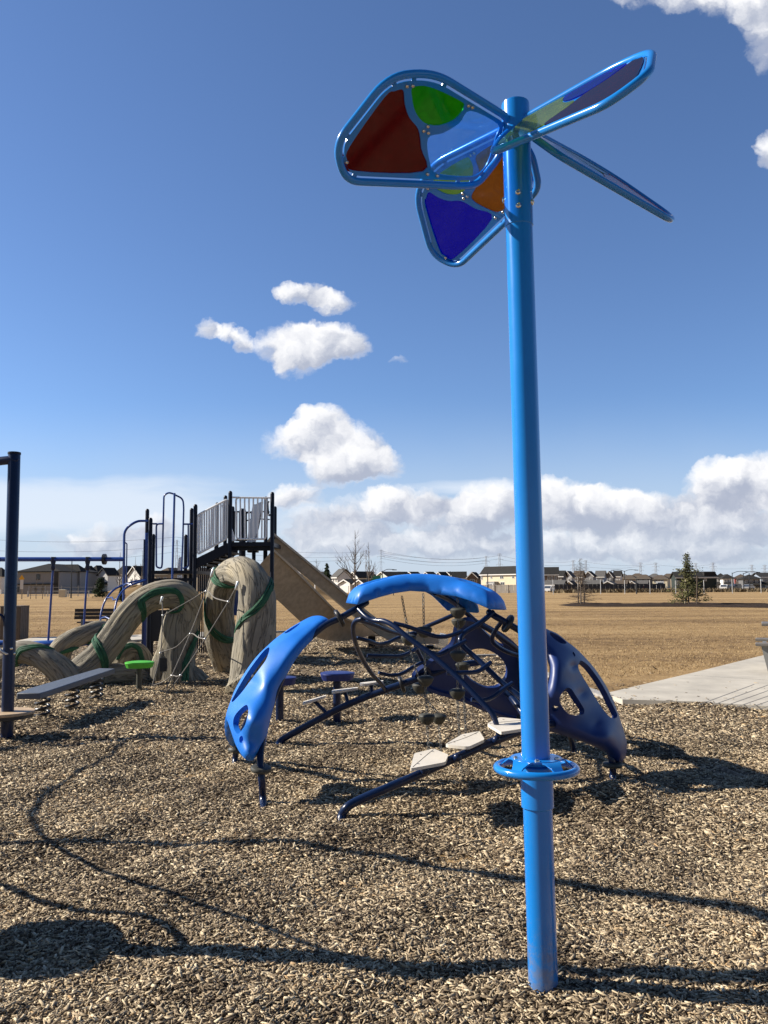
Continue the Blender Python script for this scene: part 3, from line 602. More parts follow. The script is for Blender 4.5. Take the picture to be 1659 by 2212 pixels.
# ------------------------------------------------------------ dome climber
dm = thing('dome_climber', 'blue dome climber with moulded plastic shells, bent pipe nets and hanging footholds', 'climbing dome', (.45, 7.5, 0))
zr = lambda p: Vector((p[0], p[1], p[2]))
def pipe(name, pts, r, m=M_NAVY, n=12, k=5, par=dm, sub=False):
    mb = MB(); mb.tube(cr(pts, k), r, n); return mb.build(name, m, par)
gz = lambda x, y, dz=-.12: [G(x, y)+Vector((0, 0, dz))]
archL = PL([(792, 1301, 7.55), (770, 1315, 7.43), (733, 1336, 7.38), (695, 1356, 7.34), (640, 1410, 7.2), (597, 1490, 6.98), (570, 1580, 6.8), (562, 1640, 6.68), (566, 1690, 6.63)])+[G(568, 1725), G(569, 1745)+Vector((0, 0, -.1))]
pipe('arch_pipe', archL, .029)
legLb = PL([(610, 1440, 7.3), (560, 1510, 7.6), (524, 1580, 7.95), (511, 1620, 8.1)])+[G(508, 1642), G(508, 1650)+Vector((0, 0, -.1))]
pipe('leg_pipe', legLb, .029)
archR = PL([(1056, 1322, 7.42), (1066, 1329, 7.36), (1097, 1347, 7.33), (1140, 1374, 7.38), (1200, 1420, 7.45), (1262, 1500, 7.48), (1305, 1585, 7.38), (1322, 1645, 7.3)])+[G(1324, 1678), G(1324, 1690)+Vector((0, 0, -.1))]
pipe('arch_pipe', archR, .029)
archB = PL([(940, 1280, 7.7), (975, 1298, 8.1), (1001, 1318, 8.4), (1030, 1344, 8.5), (1066, 1366, 8.6), (1090, 1383, 8.7), (1122, 1408, 8.9), (1150, 1450, 9.3), (1150, 1520, 9.7)])+[G(1140, 1570), G(1140, 1575)+Vector((0, 0, -.1))]
pipe('arch_pipe', archB, .026)
pipe('leg_pipe', PL([(1188, 1545, 7.5), (1212, 1560, 7.9), (1230, 1590, 8.3)])+[G(1240, 1624), G(1241, 1632)+Vector((0, 0, -.1))], .026)
arcF = [G(737, 1772)+Vector((0, 0, -.08)), G(738, 1764)]+PL([(750, 1744, 6.14), (775, 1729, 6.17), (830, 1705, 6.22), (900, 1675, 6.32), (1000, 1630, 6.48), (1090, 1592, 6.68), (1160, 1568, 6.9), (1215, 1562, 7.2)])
pipe('rail_pipe', arcF, .032, k=6)
arcB = [G(598, 1610)+Vector((0, 0, -.08)), G(605, 1602)]+PL([(640, 1580, 9.05), (690, 1553, 9.0), (740, 1527, 8.95), (800, 1502, 8.9), (868, 1478, 8.88), (925, 1458, 8.9), (980, 1440, 9.0), (1040, 1430, 9.2)])
pipe('rail_pipe', arcB, .036, k=6)
RUN = .0185
def rung(pts, r=RUN): return pipe('net_pipe', PL(pts), r, k=5, n=10)
rung([(787, 1336, 7.42), (768, 1342, 7.5), (763, 1358, 7.6), (767, 1384, 7.8), (780, 1418, 8.15), (803, 1455, 8.5), (824, 1478, 8.75), (833, 1494, 8.9)], .022)
rung([(775, 1316, 7.35), (792, 1333, 7.25), (808, 1340, 7.2), (830, 1342, 7.12), (852, 1353, 7.05), (880, 1376, 6.98), (930, 1413, 6.9), (985, 1460, 6.8), (1040, 1516, 6.7), (1066, 1546, 6.66), (1078, 1590, 6.66)], .0225)
rung([(1066, 1322, 7.3), (1035, 1347, 7.2), (1004, 1366, 7.15), (994, 1382, 7.1), (1003, 1399, 7.08), (1035, 1427, 7.02), (1085, 1475, 6.9), (1140, 1520, 6.8), (1165, 1565, 6.9)], .0225)
rung([(1001, 1318, 8.38), (960, 1337, 8.4), (912, 1358, 8.45), (896, 1372, 8.5), (897, 1392, 8.6), (909, 1420, 8.75), (931, 1458, 8.9)], .022)
rung([(768, 1339, 7.5), (800, 1347, 7.7), (840, 1363, 7.95), (869, 1371, 8.2), (896, 1378, 8.5)])
rung([(771, 1378, 7.78), (795, 1384, 7.85), (818, 1391, 8.0), (838, 1388, 8.1), (862, 1377, 8.25), (896, 1366, 8.5)])
rung([(793, 1416, 8.15), (820, 1417, 8.2), (858, 1417.5, 8.35), (880, 1412, 8.45), (903, 1398, 8.62)])
rung([(818, 1453, 8.5), (845, 1459, 8.55), (868, 1455, 8.6), (892, 1441, 8.7), (916, 1429, 8.78)])
rung([(850, 1346, 7.06), (882, 1354, 7.05), (920, 1368, 7.1), (945, 1375, 7.12), (968, 1374, 7.12), (998, 1364, 7.14)])
rung([(915, 1399, 6.93), (935, 1412, 6.95), (953, 1412.5, 7.0), (980, 1398, 7.05), (1007, 1384, 7.09)])
rung([(965, 1454, 6.84), (1000, 1453, 6.85), (1030, 1451, 6.9), (1048, 1440, 6.95), (1060, 1431, 7.0)])
rung([(1018, 1511, 6.74), (1040, 1513, 6.76), (1062, 1507, 6.8), (1088, 1488, 6.85), (1108, 1475, 6.87)])
rung([(1085, 1341, 7.33), (1070, 1362, 7.4), (1063, 1382, 7.45), (1074, 1396, 7.5), (1100, 1410, 7.6), (1128, 1417, 7.7), (1165, 1418, 7.6)], .02)
rung([(1200, 1500, 7.3), (1190, 1478, 7.35), (1215, 1440, 7.4)], .02); rung([(1180, 1495, 7.35), (1225, 1488, 7.5), (1262, 1486, 7.5)], .02)
rung([(1096, 1497, 8.7), (1112, 1515, 8.5), (1135, 1548, 8.3)], .036); rung([(1140, 1405, 8.9), (1128, 1440, 8.95), (1136, 1480, 9.1)], .02)
def disc(px, py, Y, ax, r=.085, m=M_BLK, th=.036, ground=False):
    c = at(px, py, Y); mb = MB(); mb.lathe(c, [(.03, -th*.5), (r*.7, -th*.62), (r*.94, -th*.45), (r, -th*.1), (r, th*.1), (r*.94, th*.45), (r*.7, th*.62), (.03, th*.5)], 24, ax); return mb.build('rubber_stop', m, dm)
disc(733, 1336, 7.38, (at(770, 1316, 7.4)-at(695, 1356, 7.34)), .085)
disc(564, 1661, 6.66, (.1, -.1, 1), .083, M_RUB); disc(511, 1622, 8.1, (.15, .2, 1), .083, M_RUB)
disc(1097, 1347, 7.33, (at(1140, 1374, 7.38)-at(1062, 1328, 7.33)), .085); disc(1323, 1652, 7.3, (0, 0, 1), .085, M_RUB)
disc(868, 1478, 8.88, (at(925, 1458, 8.9)-at(800, 1502, 8.9)), .09); disc(1130, 1548, 9.0, (.6, .3, -.6), .085, M_RUB)
# roof cap
c3 = Vector((.44, 7.66)); corners = [Vector((-.31, 7.40)), Vector((1.01, 7.27)), Vector((.80, 8.42))]; pol = []
for i in range(3):
    a, b = corners[i], corners[(i+1) % 3]; da = (a-c3).normalized(); pa = Vector((-da.y, da.x)); mid = (a+b)/2; mid = mid+(c3-mid)*.16
    pol += [a-pa*.19-da*.10, a-pa*.13-da*.01, a+pa*.13-da*.01, a+pa*.19-da*.10, mid]
if sum(pol[i].x*pol[(i+1) % len(pol)].y-pol[(i+1) % len(pol)].x*pol[i].y for i in range(len(pol))) < 0: pol.reverse()
O = smooth2(pol, 4); rec = []
for cn in corners:
    d = (c3-cn).normalized(); p = Vector((-d.y, d.x)); rec.append((cn+d*.26, d, p))
V, F = cdt(O, [], .03); oa = np.array(O); ob = np.roll(oa, -1, 0); vs = []
for x, y in V:
    d2 = (Vector((x, y))-c3).length_squared; z = 1.755-.30*d2-.055*(x-.44)/.7; d = segdist(x, y, oa, ob)
    if d < .15: z -= .125*(1-math.sqrt(max(0, 1-(1-d/.15)**2)))
    for c_, dd, p_ in rec:
        w = Vector((x, y))-c_; z -= .055*math.exp(-((w.dot(dd)/.13)**4+(w.dot(p_)/.05)**4))
    w = Vector((x-.5, y-7.35)); z -= .025*math.exp(-((w.x/.16)**4+(w.y/.06)**4))
    vs.append((x, y, z))
o = MB().add(vs, F).build('roof_shell', M_PLB, dm, True, 180); md = o.modifiers.new('thickness', 'SOLIDIFY'); md.thickness = .014; md.offset = -1
# left shell, two pieces over the two legs
K3 = (466.3, 1316.7, .18604)
fo = mp(*K3, [(1290, 150), (1250, 112), (1190, 98), (1110, 110), (1010, 160), (890, 230), (790, 300), (710, 360), (610, 450), (500, 560), (400, 690), (310, 830), (240, 960), (200, 1070), (165, 1170), (150, 1240), (180, 1330), (210, 1420), (260, 1560), (310, 1650), (360, 1710), (405, 1725), (445, 1685), (500, 1650), (545, 1560), (570, 1420), (600, 1280), (650, 1090), (720, 900), (800, 740), (900, 570), (1010, 430), (1120, 320), (1220, 225)])
ho = [mp(*K3, [(640, 470), (600, 480), (520, 570), (400, 735), (310, 880), (240, 1010), (210, 1075), (235, 1078), (335, 965), (440, 820), (540, 690), (605, 590)]),
      mp(*K3, [(392, 1160), (370, 1130), (310, 1170), (250, 1240), (232, 1310), (245, 1390), (285, 1442), (320, 1410), (370, 1330), (395, 1240)]),
      mp(*K3, [(325, 1465), (305, 1490), (305, 1530), (320, 1550), (338, 1520), (338, 1480)]), mp(*K3, [(985, 185), (890, 240), (810, 297), (855, 290), (945, 228)])]
ctl = [(706, 1345, 7.33), (655, 1372, 7.26), (600, 1490, 6.93), (575, 1480, 6.88), (572, 1560, 6.70), (548, 1560, 6.60), (540, 1630, 6.58), (562, 1625, 6.72), (500, 1560, 6.98), (512, 1610, 6.72), (515, 1500, 7.25), (560, 1420, 7.22), (620, 1365, 7.36), (640, 1400, 7.10), (527, 1525, 6.86), (690, 1337, 7.42)]
shell('leg_shell', M_PLB, dm, fo, ho, ctl, .09, 14, .045, 4, 0., [(552, 1476, 16, .05)], hw=4)
ro = mp(*K3, [(205, 1060), (160, 1160), (125, 1250), (113, 1340), (120, 1450), (150, 1530), (190, 1572), (240, 1572), (262, 1540), (245, 1450), (250, 1340), (300, 1200), (300, 1080)])
shell('leg_shell', M_PLB, dm, ro, [], [(500, 1520, 7.35), (488, 1565, 7.6), (492, 1605, 7.9), (512, 1608, 8.0), (515, 1560, 7.6), (522, 1520, 7.3)], .10, 12, .022, 6)
K5 = (1152.1, 1344.1, .16124)
so_ = mp(*K5, [(60, 90), (200, 140), (310, 190), (420, 280), (540, 370), (680, 510), (800, 650), (920, 830), (1000, 980), (1080, 1175), (1150, 1380), (1192, 1520), (1215, 1640), (1205, 1760), (1165, 1840), (1110, 1845), (1070, 1800), (1000, 1720), (850, 1640), (650, 1560), (450, 1490), (250, 1430), (100, 1390), (-60, 1340), (-110, 1240), (-60, 1130), (60, 1080), (170, 960), (238, 780), (252, 640), (235, 540), (180, 430), (90, 350), (10, 230)])
sh = [mp(*K5, [(590, 535), (640, 545), (720, 615), (840, 775), (930, 925), (1010, 1085), (1075, 1215), (1088, 1275), (1050, 1305), (990, 1285), (900, 1180), (790, 1010), (695, 850), (615, 720), (570, 620)]),
      mp(*K5, [(360, 960), (420, 895), (480, 915), (530, 990), (590, 1080), (645, 1170), (640, 1232), (570, 1246), (480, 1230), (400, 1150), (345, 1050)]), mp(*K5, [(260, 1110), (290, 1095), (335, 1110), (340, 1140), (310, 1170), (270, 1160)]),
      mp(*K5, [(498, 418), (518, 428), (530, 462), (522, 475), (503, 448)]), mp(*K5, [(205, 165), (260, 183), (340, 228), (420, 300), (370, 312), (290, 272), (212, 205)])]
cs = [(1180, 1362, 7.36), (1220, 1395, 7.40), (1262, 1450, 7.50), (1300, 1520, 7.52), (1335, 1580, 7.46), (1344, 1630, 7.34), (1290, 1610, 7.10), (1240, 1585, 7.05), (1190, 1568, 7.1), (1170, 1550, 7.15), (1195, 1450, 7.02), (1188, 1400, 7.22), (1215, 1440, 7.12), (1235, 1480, 7.18), (1270, 1560, 7.16), (1310, 1590, 7.14), (1225, 1500, 7.02), (1205, 1520, 7.0)]
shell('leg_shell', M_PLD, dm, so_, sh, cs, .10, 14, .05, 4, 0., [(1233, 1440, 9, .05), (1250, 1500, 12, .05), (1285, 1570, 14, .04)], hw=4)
bo = [(985, 1352), (981, 1370), (975, 1390), (955, 1407), (930, 1427), (905, 1444), (893, 1458), (897, 1471), (915, 1479), (925, 1489), (945, 1497), (978, 1506), (1017, 1520), (1049, 1535), (1083, 1547), (1117, 1558), (1140, 1566), (1152, 1540), (1138, 1500), (1134, 1460), (1132, 1425), (1115, 1397), (1088, 1374), (1060, 1357), (1035, 1344), (1012, 1337), (995, 1341)]
hb = mp(960.1, 1289.2, .13637, [(430, 820), (560, 800), (700, 830), (830, 905), (930, 1010), (980, 1130), (970, 1250), (910, 1340), (850, 1400), (760, 1425), (640, 1420), (500, 1360), (400, 1290), (310, 1180), (272, 1080), (285, 980), (345, 890)])
hb2 = mp(960.1, 1289.2, .13637, [(570, 430), (640, 470), (800, 600), (900, 700), (930, 760), (850, 730), (720, 620), (600, 500)])
cbk = [(990, 1345, 8.5), (975, 1395, 8.7), (895, 1460, 8.95), (930, 1485, 9.0), (1000, 1510, 9.15), (1080, 1543, 9.4), (1140, 1560, 9.6), (1130, 1480, 9.3), (1125, 1420, 9.0), (1060, 1360, 8.7), (990, 1430, 8.95), (1045, 1495, 9.1), (1050, 1385, 8.8)]
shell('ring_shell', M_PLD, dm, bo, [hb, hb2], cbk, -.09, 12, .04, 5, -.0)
# front steps on the rail, cream plates
def step(quad, Y, base, cap, ax2=None):
    c = [Vector(p) for p in quad]; f = fillet(c, .035, 4); mb = MB(); mb.prism(f, (0, 0, -.022)); st = mb.build('step', M_CREAM, dm, angle=35)
    cen = sum(c, Vector())/len(c); mb = MB(); mb.tube([Vector(base), Vector(base)+(cen-Vector(base))*.5+Vector((0, 0, -.01)), cen+Vector((0, 0, -.022))], .02, 10); mb.build('step_bracket', M_NAVY, st)
    if cap: mb = MB(); mb.ball(Vector(cap), .033, 12, 8); mb.build('bracket_cap', M_NAVY, st)
    mb = MB()
    for i in (0, 1, 2):
        p = cen+(c[i]-cen)*.62; mb.lathe(p, [(.009, -.001), (.009, .003), (.003, .004)], 10)
    g = [c[0]*.9+cen*.1, cen+(c[1]-cen)*.25, c[2]*.9+cen*.1]; mb.build('bolt', M_STEEL, st)
    mb = MB(); mb.tube([p+Vector((0, 0, .0008)) for p in cr([c[0]+(cen-c[0])*.12, cen+(c[1]-cen)*.3, c[2]+(cen-c[2])*.12], 5)], .0017, 5); mb.build('step_groove', mat('groove_brown', (.12, .1, .08), .9), st)
def hplate(pxs, z): return [G(x, y, z) for x, y in pxs]
def zat(x, y, Y): return at(x, y, Y).z
for pxs, Y, b, cp in (([(886, 1660), (895, 1627), (937, 1617), (969, 1630), (962, 1646)], 6.36, (922, 1666, 6.34), (918, 1664, 6.24)), ([(961, 1608), (998, 1586), (1036, 1579), (1047, 1597), (1012, 1613)], 6.5, (1005, 1630, 6.48), (988, 1636, 6.4)), ([(1052, 1563), (1080, 1549), (1140, 1555), (1140, 1572), (1082, 1581)], 6.68, (1085, 1594, 6.66), (1072, 1598, 6.58))):
    mx_ = sum(p[0] for p in pxs)/5; my_ = sum(p[1] for p in pxs)/5; z = zat(mx_, my_, Y); step(hplate(pxs, z), Y, at(*b), at(*cp))
for a, b_, w, bs, Y in (((653, 1519), (704, 1503), 5, (706, 1541, 8.98), 9.0), ((716, 1494), (773, 1486), 4, (752, 1519, 8.94), 8.95), ((777, 1478), (828, 1471), 5, (803, 1500, 8.9), 8.9)):
    A, B = at(a[0], a[1], Y), at(b_[0], b_[1], Y+.05); dd = Vector((0, .15, .0)); step([A, A*.55+B*.45-dd*.25, B, B+dd*.6, A+dd], Y, at(*bs), None)
# hanging chains and foothold pods
def chain(p, q):
    p, q = Vector(p), Vector(q); L_ = (q-p).length; n = max(2, int(L_/.03)); d = (q-p).normalized(); x = d.orthogonal().normalized(); y = d.cross(x); mb = MB()
    for i in range(n):
        c = p+(q-p)*((i+.5)/n); e = x if i % 2 else y
        mb.tube([c+d*(.019*math.cos(a))+e*(.0105*math.sin(a)) for a in [2*PI*k/8 for k in range(8)]], .0036, 5, True)
    return mb.build('chain', M_GALV, dm)
def pod(c):
    mb = MB(); mb.lathe(Vector(c), [(.018, .046), (.04, .046), (.062, .038), (.072, .026), (.070, .012), (.058, -.014), (.04, -.036), (.026, -.048), (.012, -.05)], 22); return mb.build('foothold', M_RUB, dm)
for seq in (((868, 1288, 7.6), (883, 1382, 7.65), (907, 1486, 7.75), (948, 1553, 7.8), None), ((914, 1282, 7.3), (916, 1365, 7.32), (919, 1471, 7.35), (922, 1553, 7.38), None), ((988, 1292, 7.35), (989.6, 1324, 7.35), (989.6, 1417, 7.4), (988, 1499, 7.45), None), ((990, 1308, 8.1), (991, 1346, 8.15), (999, 1441, 8.3), None)):
    pr = None
    for s_ in seq:
        if s_ is None:
            g = Vector((pr.x+.03, pr.y-.03, -.06)); chain(pr+Vector((0, 0, -.05)), g); break
        p = at(*s_)
        if pr is not None: chain(pr+Vector((0, 0, -.04)) if pr is not first else pr, p+Vector((0, 0, .042))); pod(p)
        else: first = p
        pr = p
# ------------------------------------------------------------ step stools
def stool(px, pyfoot, pytop, w, m, mp_, label, rp=.045):
    f = G(px, pyfoot); top = at(px, pytop, f.y); h = top.z; t = thing('step_stool', label, 'step stool', f, 'round step stools in the wood chips')
    mb = MB(); mb.tube([f+Vector((0, 0, -.15)), f+Vector((0, 0, h-.08))], rp, 16); mb.build('post', mp_, t)
    r = w; mb = MB(); n = 48; prof = [(.05, -.105), (r*.86, -.095), (r*.9, -.085), (r*.985, -.03), (r, -.02), (r*.985, -.004), (r*.9, 0), (r*.3, .002)]
    vs = []
    for rr, hh in prof:
        for k in range(n):
            a = 2*PI*k/n; q = rr*(1-(.03 if (k % 3 == 0 and -.086 < hh < -.029) else 0))*(1+.05*math.cos(3*a+.5)); vs.append(f+Vector((q*math.cos(a), q*math.sin(a), h+hh)))
    mb.add(vs, [(i*n+k, i*n+(k+1) % n, (i+1)*n+(k+1) % n, (i+1)*n+k) for i in range(len(prof)-1) for k in range(n)]+[tuple(range(n-1, -1, -1)), tuple((len(prof)-1)*n+k for k in range(n))])
    mb.build('step_top', m, t, angle=30)
M_STB = mat('stool_blue_plastic', (.012, .03, .17), .45)
stool(728, 1553, 1452, .215, M_STB, M_NAVY, 'dark blue step stool standing free to the right of the left dome shell', .05)
stool(604, 1555, 1462, .2, M_STB, M_NAVY, 'dark blue step stool half hidden behind the bright blue dome shell', .05)
stool(300, 1494, 1429, .225, M_GREENP, mat('olive_post', (.055, .055, .042), .5), 'lime green step stool in front of the tree root climber', .045)
# ------------------------------------------------------------ spring plank
f0 = G(150, 1530); sb = thing('spring_bridge', 'slate grey plank bouncing on three black coil springs', 'spring plank', f0)
def gp(x, y, z): return G(x, y, z)
A = [gp(36, 1497, .40), gp(87, 1497, .40), gp(105, 1492, .40), gp(249, 1444, .45), gp(214, 1443, .45), gp(62, 1487, .40)]
mb = MB(); mb.prism(A, (0, 0, -.075)); o = mb.build('plank', M_GREY, sb, angle=30); bv = o.modifiers.new('edge', 'BEVEL'); bv.width = .012; bv.segments = 2
for px, py, tx, ty in ((91, 1549, 92, 1510), (156, 1529, 158, 1492), (208, 1510, 210, 1470)):
    a = G(px, py); h = .345; mb = MB(); n = 96; mb.tube([a+Vector((.085*math.cos(2*PI*4.5*k/n), .085*math.sin(2*PI*4.5*k/n), -.02+h*k/n)) for k in range(n+1)], .0165, 8); mb.build('coil_spring', M_BLK, sb)
# ------------------------------------------------------------ tree root climber
def barkmat():
    m = bpy.data.materials.new('carved_bark'); nt = nodes(m); L = nt.links
    o = N(nt, 'ShaderNodeOutputMaterial'); b = N(nt, 'ShaderNodeBsdfPrincipled'); b.inputs['Roughness'].default_value = .85; b.inputs['Specular IOR Level'].default_value = .2
    at_ = N(nt, 'ShaderNodeAttribute'); at_.attribute_name = 'grain'
    nz = N(nt, 'ShaderNodeTexNoise'); nz.inputs['Scale'].default_value = 1.0; nz.inputs['Detail'].default_value = 6; nz.inputs['Roughness'].default_value = .6; nz.inputs['Distortion'].default_value = .9
    L.new(at_.outputs['Vector'], nz.inputs['Vector'])
    w = N(nt, 'ShaderNodeTexNoise'); w.inputs['Scale'].default_value = 1.45; w.inputs['Detail'].default_value = 3; w.inputs['Distortion'].default_value = .6; L.new(at_.outputs['Vector'], w.inputs['Vector'])
    dm_ = N(nt, 'ShaderNodeMath', operation='SUBTRACT'); L.new(w.outputs['Fac'], dm_.inputs[0]); dm_.inputs[1].default_value = .5
    ab = N(nt, 'ShaderNodeMath', operation='ABSOLUTE'); L.new(dm_.outputs[0], ab.inputs[0])
    cr_ = N(nt, 'ShaderNodeMapRange', interpolation_type='SMOOTHSTEP'); cr_.inputs['From Min'].default_value = 0; cr_.inputs['From Max'].default_value = .035; L.new(ab.outputs[0], cr_.inputs['Value'])
    tc = N(nt, 'ShaderNodeTexCoord'); big = N(nt, 'ShaderNodeTexNoise'); big.inputs['Scale'].default_value = 2.2; big.inputs['Detail'].default_value = 5; L.new(tc.outputs['Object'], big.inputs['Vector'])
    r = N(nt, 'ShaderNodeValToRGB'); e = r.color_ramp.elements; e[0].position = .3; e[0].color = (.21, .192, .16, 1); e[1].position = .72; e[1].color = (.42, .355, .24, 1); q = e.new(.5); q.color = (.31, .277, .215, 1)
    mx0 = N(nt, 'ShaderNodeMath', operation='MULTIPLY_ADD'); L.new(nz.outputs['Fac'], mx0.inputs[0]); mx0.inputs[1].default_value = .28; mx1 = N(nt, 'ShaderNodeMath', operation='MULTIPLY'); L.new(big.outputs['Fac'], mx1.inputs[0]); mx1.inputs[1].default_value = .72; L.new(mx1.outputs[0], mx0.inputs[2])
    L.new(mx0.outputs[0], r.inputs[0])
    dk = N(nt, 'ShaderNodeMixRGB', blend_type='MULTIPLY'); dk.inputs[0].default_value = .42; L.new(r.outputs[0], dk.inputs[1]); L.new(cr_.outputs[0], dk.inputs[2]); L.new(dk.outputs[0], b.inputs['Base Color'])
    hh = N(nt, 'ShaderNodeMath', operation='MULTIPLY_ADD'); L.new(nz.outputs['Fac'], hh.inputs[0]); hh.inputs[1].default_value = .6; L.new(cr_.outputs[0], hh.inputs[2])
    bp = N(nt, 'ShaderNodeBump'); bp.inputs['Strength'].default_value = 1; bp.inputs['Distance'].default_value = .013; L.new(hh.outputs[0], bp.inputs['Height']); L.new(bp.outputs[0], b.inputs['Normal'])
    L.new(b.outputs[0], o.inputs[0]); return m
M_BARK = barkmat(); M_VINE = mat('green_vine_paint', (.022, .105, .052), .75, var=.4, vscale=7, bump=.5, bscale=30)
tc_ = thing('tree_root_climber', 'grey brown carved tree roots looping up in arches, wrapped with green vines', 'tree root climber', G(390, 1470))
def trunk(pts, rad, seed, name='trunk', n=64, k=12, knots=()):
    P = cr(PL(pts), k); R = crv(rad, k); grain = []
    Ls = [0]
    for i in range(1, len(P)): Ls.append(Ls[-1]+(P[i]-P[i-1]).length)
    def wob(i, a):
        s = Ls[i]; tw = a+.5*math.sin(s*1.1+seed); v = Vector((math.cos(tw)*2.6+seed, math.sin(tw)*2.6, s*.55))
        q = noise.noise(v*1.0)*.10+(1-abs(noise.noise(v*2.3)))**4*-.03+noise.noise(Vector((math.cos(a)*.8, math.sin(a)*.8, s*1.3+seed*3)))*.10
        grain.append((math.cos(tw)*3.4+seed, math.sin(tw)*3.4, s*1.1+.35*math.sin(2*tw+1.3*s))); return 1+q
    mb = MB(); mb.tube(P, R, n, wob=wob); o = mb.build(name, M_BARK, tc_, True, 180, fix=True)
    at2 = o.data.attributes.new('grain', 'FLOAT_VECTOR', 'POINT'); at2.data.foreach_set('vector', np.array(grain, np.float32).ravel())
    return P, R
def vine(tr, keys, w=.42, strands=5, off=1.05):
    """keys: (place along the root, angle) with 0 facing the viewer's side"""
    P, R = tr; m = len(P); mb = MB(); n = 44; tt = [k[0] for k in keys]; ks = np.linspace(0, 1, len(keys))
    for s in range(strands):
        pts = []; so2 = (s/(strands-1)-.5)*w
        for j in range(n+1):
            u = j/n; t = float(np.interp(u, ks, tt))+so2*.055*(1-.5*abs(2*u-1))+.003*math.sin(7*u+2.1*s); a = math.radians(float(np.interp(u, ks, [k[1] for k in keys])))+so2*.35+.10*math.sin(5*u+s*1.7)
            f = min(max(t, 0), 1)*(m-1); i = min(int(f), m-2); q = f-i; c = P[i].lerp(P[i+1], q); r = R[i]+(R[i+1]-R[i])*q; T = (P[min(i+2, m-1)]-P[max(i-1, 0)]).normalized()
            e1 = Vector((0, -1, 0)); e1 = (e1-T*e1.dot(T)).normalized(); e2 = T.cross(e1); pts.append(c+(e1*math.cos(a)+e2*math.sin(a))*(r*off))
        mb.tube(pts, [.022*(.35+.75*math.sin(PI*min(max(j/n*.9+.05, 0), 1)))*(1+.2*math.sin(9*j/n+s)) for j in range(n+1)], 7)
    return mb.build('vine', M_VINE, tc_)
t1 = trunk([(545, 1500, 13.3), (547, 1480, 13.4), (549, 1420, 13.45), (556, 1340, 13.5), (555, 1282, 13.55), (537, 1243, 13.75), (510, 1233, 14.3), (487, 1254, 14.9), (478, 1300, 15.3), (477, 1350, 15.7), (480, 1385, 16.0), (490, 1440, 16.4), (492, 1462, 16.5)], [.41, .39, .34, .305, .29, .27, .25, .255, .265, .28, .30, .28, .3], 1.3)
t2 = trunk([(386, 1490, 15.1), (385, 1470, 15.1), (382, 1420, 15.1), (391, 1360, 15.1), (402, 1315, 15.1), (385, 1288, 15.0), (350, 1285, 14.9), (310, 1300, 14.8), (272, 1335, 14.65), (240, 1382, 14.5), (212, 1420, 14.4), (180, 1452, 14.3), (150, 1482, 14.2)], [.40, .39, .34, .33, .31, .28, .255, .245, .25, .245, .24, .26, .3], 4.7)
t3 = trunk([(-30, 1470, 14.4), (-5, 1435, 14.3), (40, 1411, 14.2), (80, 1416, 14.15), (110, 1433, 14.1), (135, 1455, 14.1), (160, 1490, 14.1)], [.2, .19, .19, .2, .21, .23, .3], 8.1)
t4 = trunk([(120, 1450, 16.2), (130, 1408, 16.0), (152, 1385, 16.0), (190, 1368, 16.2), (225, 1364, 16.6), (260, 1390, 16.9), (270, 1440, 17)], [.26, .22, .2, .19, .2, .2, .22], 11.7)
t5 = trunk([(240, 1475, 15.0), (258, 1430, 15.1), (275, 1410, 15.2), (298, 1412, 15.3), (312, 1440, 15.3), (318, 1475, 15.3)], [.24, .2, .19, .19, .2, .22], 15.2)
t6 = trunk([(215, 1462, 14.4), (250, 1458, 14.6), (290, 1462, 14.9), (340, 1478, 15.1)], [.2, .2, .17, .1], 19.2)
trunk([(590, 1492, 13.5), (582, 1455, 13.55), (570, 1420, 13.6)], [.16, .14, .06], 23.0, 'root', 32)
trunk([(428, 1480, 15.1), (415, 1462, 15.1), (400, 1440, 15.1)], [.24, .2, .1], 29.0, 'root', 32)
trunk([(345, 1470, 15.0), (352, 1430, 15.0), (362, 1392, 15.0), (372, 1372, 15.05)], [.2, .2, .14, .06], 31.0, 'root', 32)
for q in ((t1, [(.21, -95), (.28, 0), (.36, 95)]), (t1, [(.66, 100), (.73, 20), (.82, -90)]), (t1, [(.60, 110), (.67, 95)]), (t1, [(.50, -120), (.55, 0), (.58, 110)]), (t2, [(.335, -70), (.37, -10), (.44, 15), (.53, 12), (.60, 0), (.635, -90)]), (t2, [(.755, 110), (.80, 10), (.87, -95)]), (t2, [(.26, 75), (.16, 40), (.06, 30)]),
          (t3, [(.28, 100), (.40, -20), (.62, -85)]), (t4, [(.70, -95), (.56, 10), (.46, 90)]), (t4, [(.2, 20), (.36, 70)]), (t5, [(.2, 0), (.45, -40), (.78, -10)])): vine(*q)
mb = MB(); c = at(353, 1436, 14.62); mb.box(c, (.12, .02, .23), rz=-.15); mb.build('maker_plate', M_BLK, tc_)
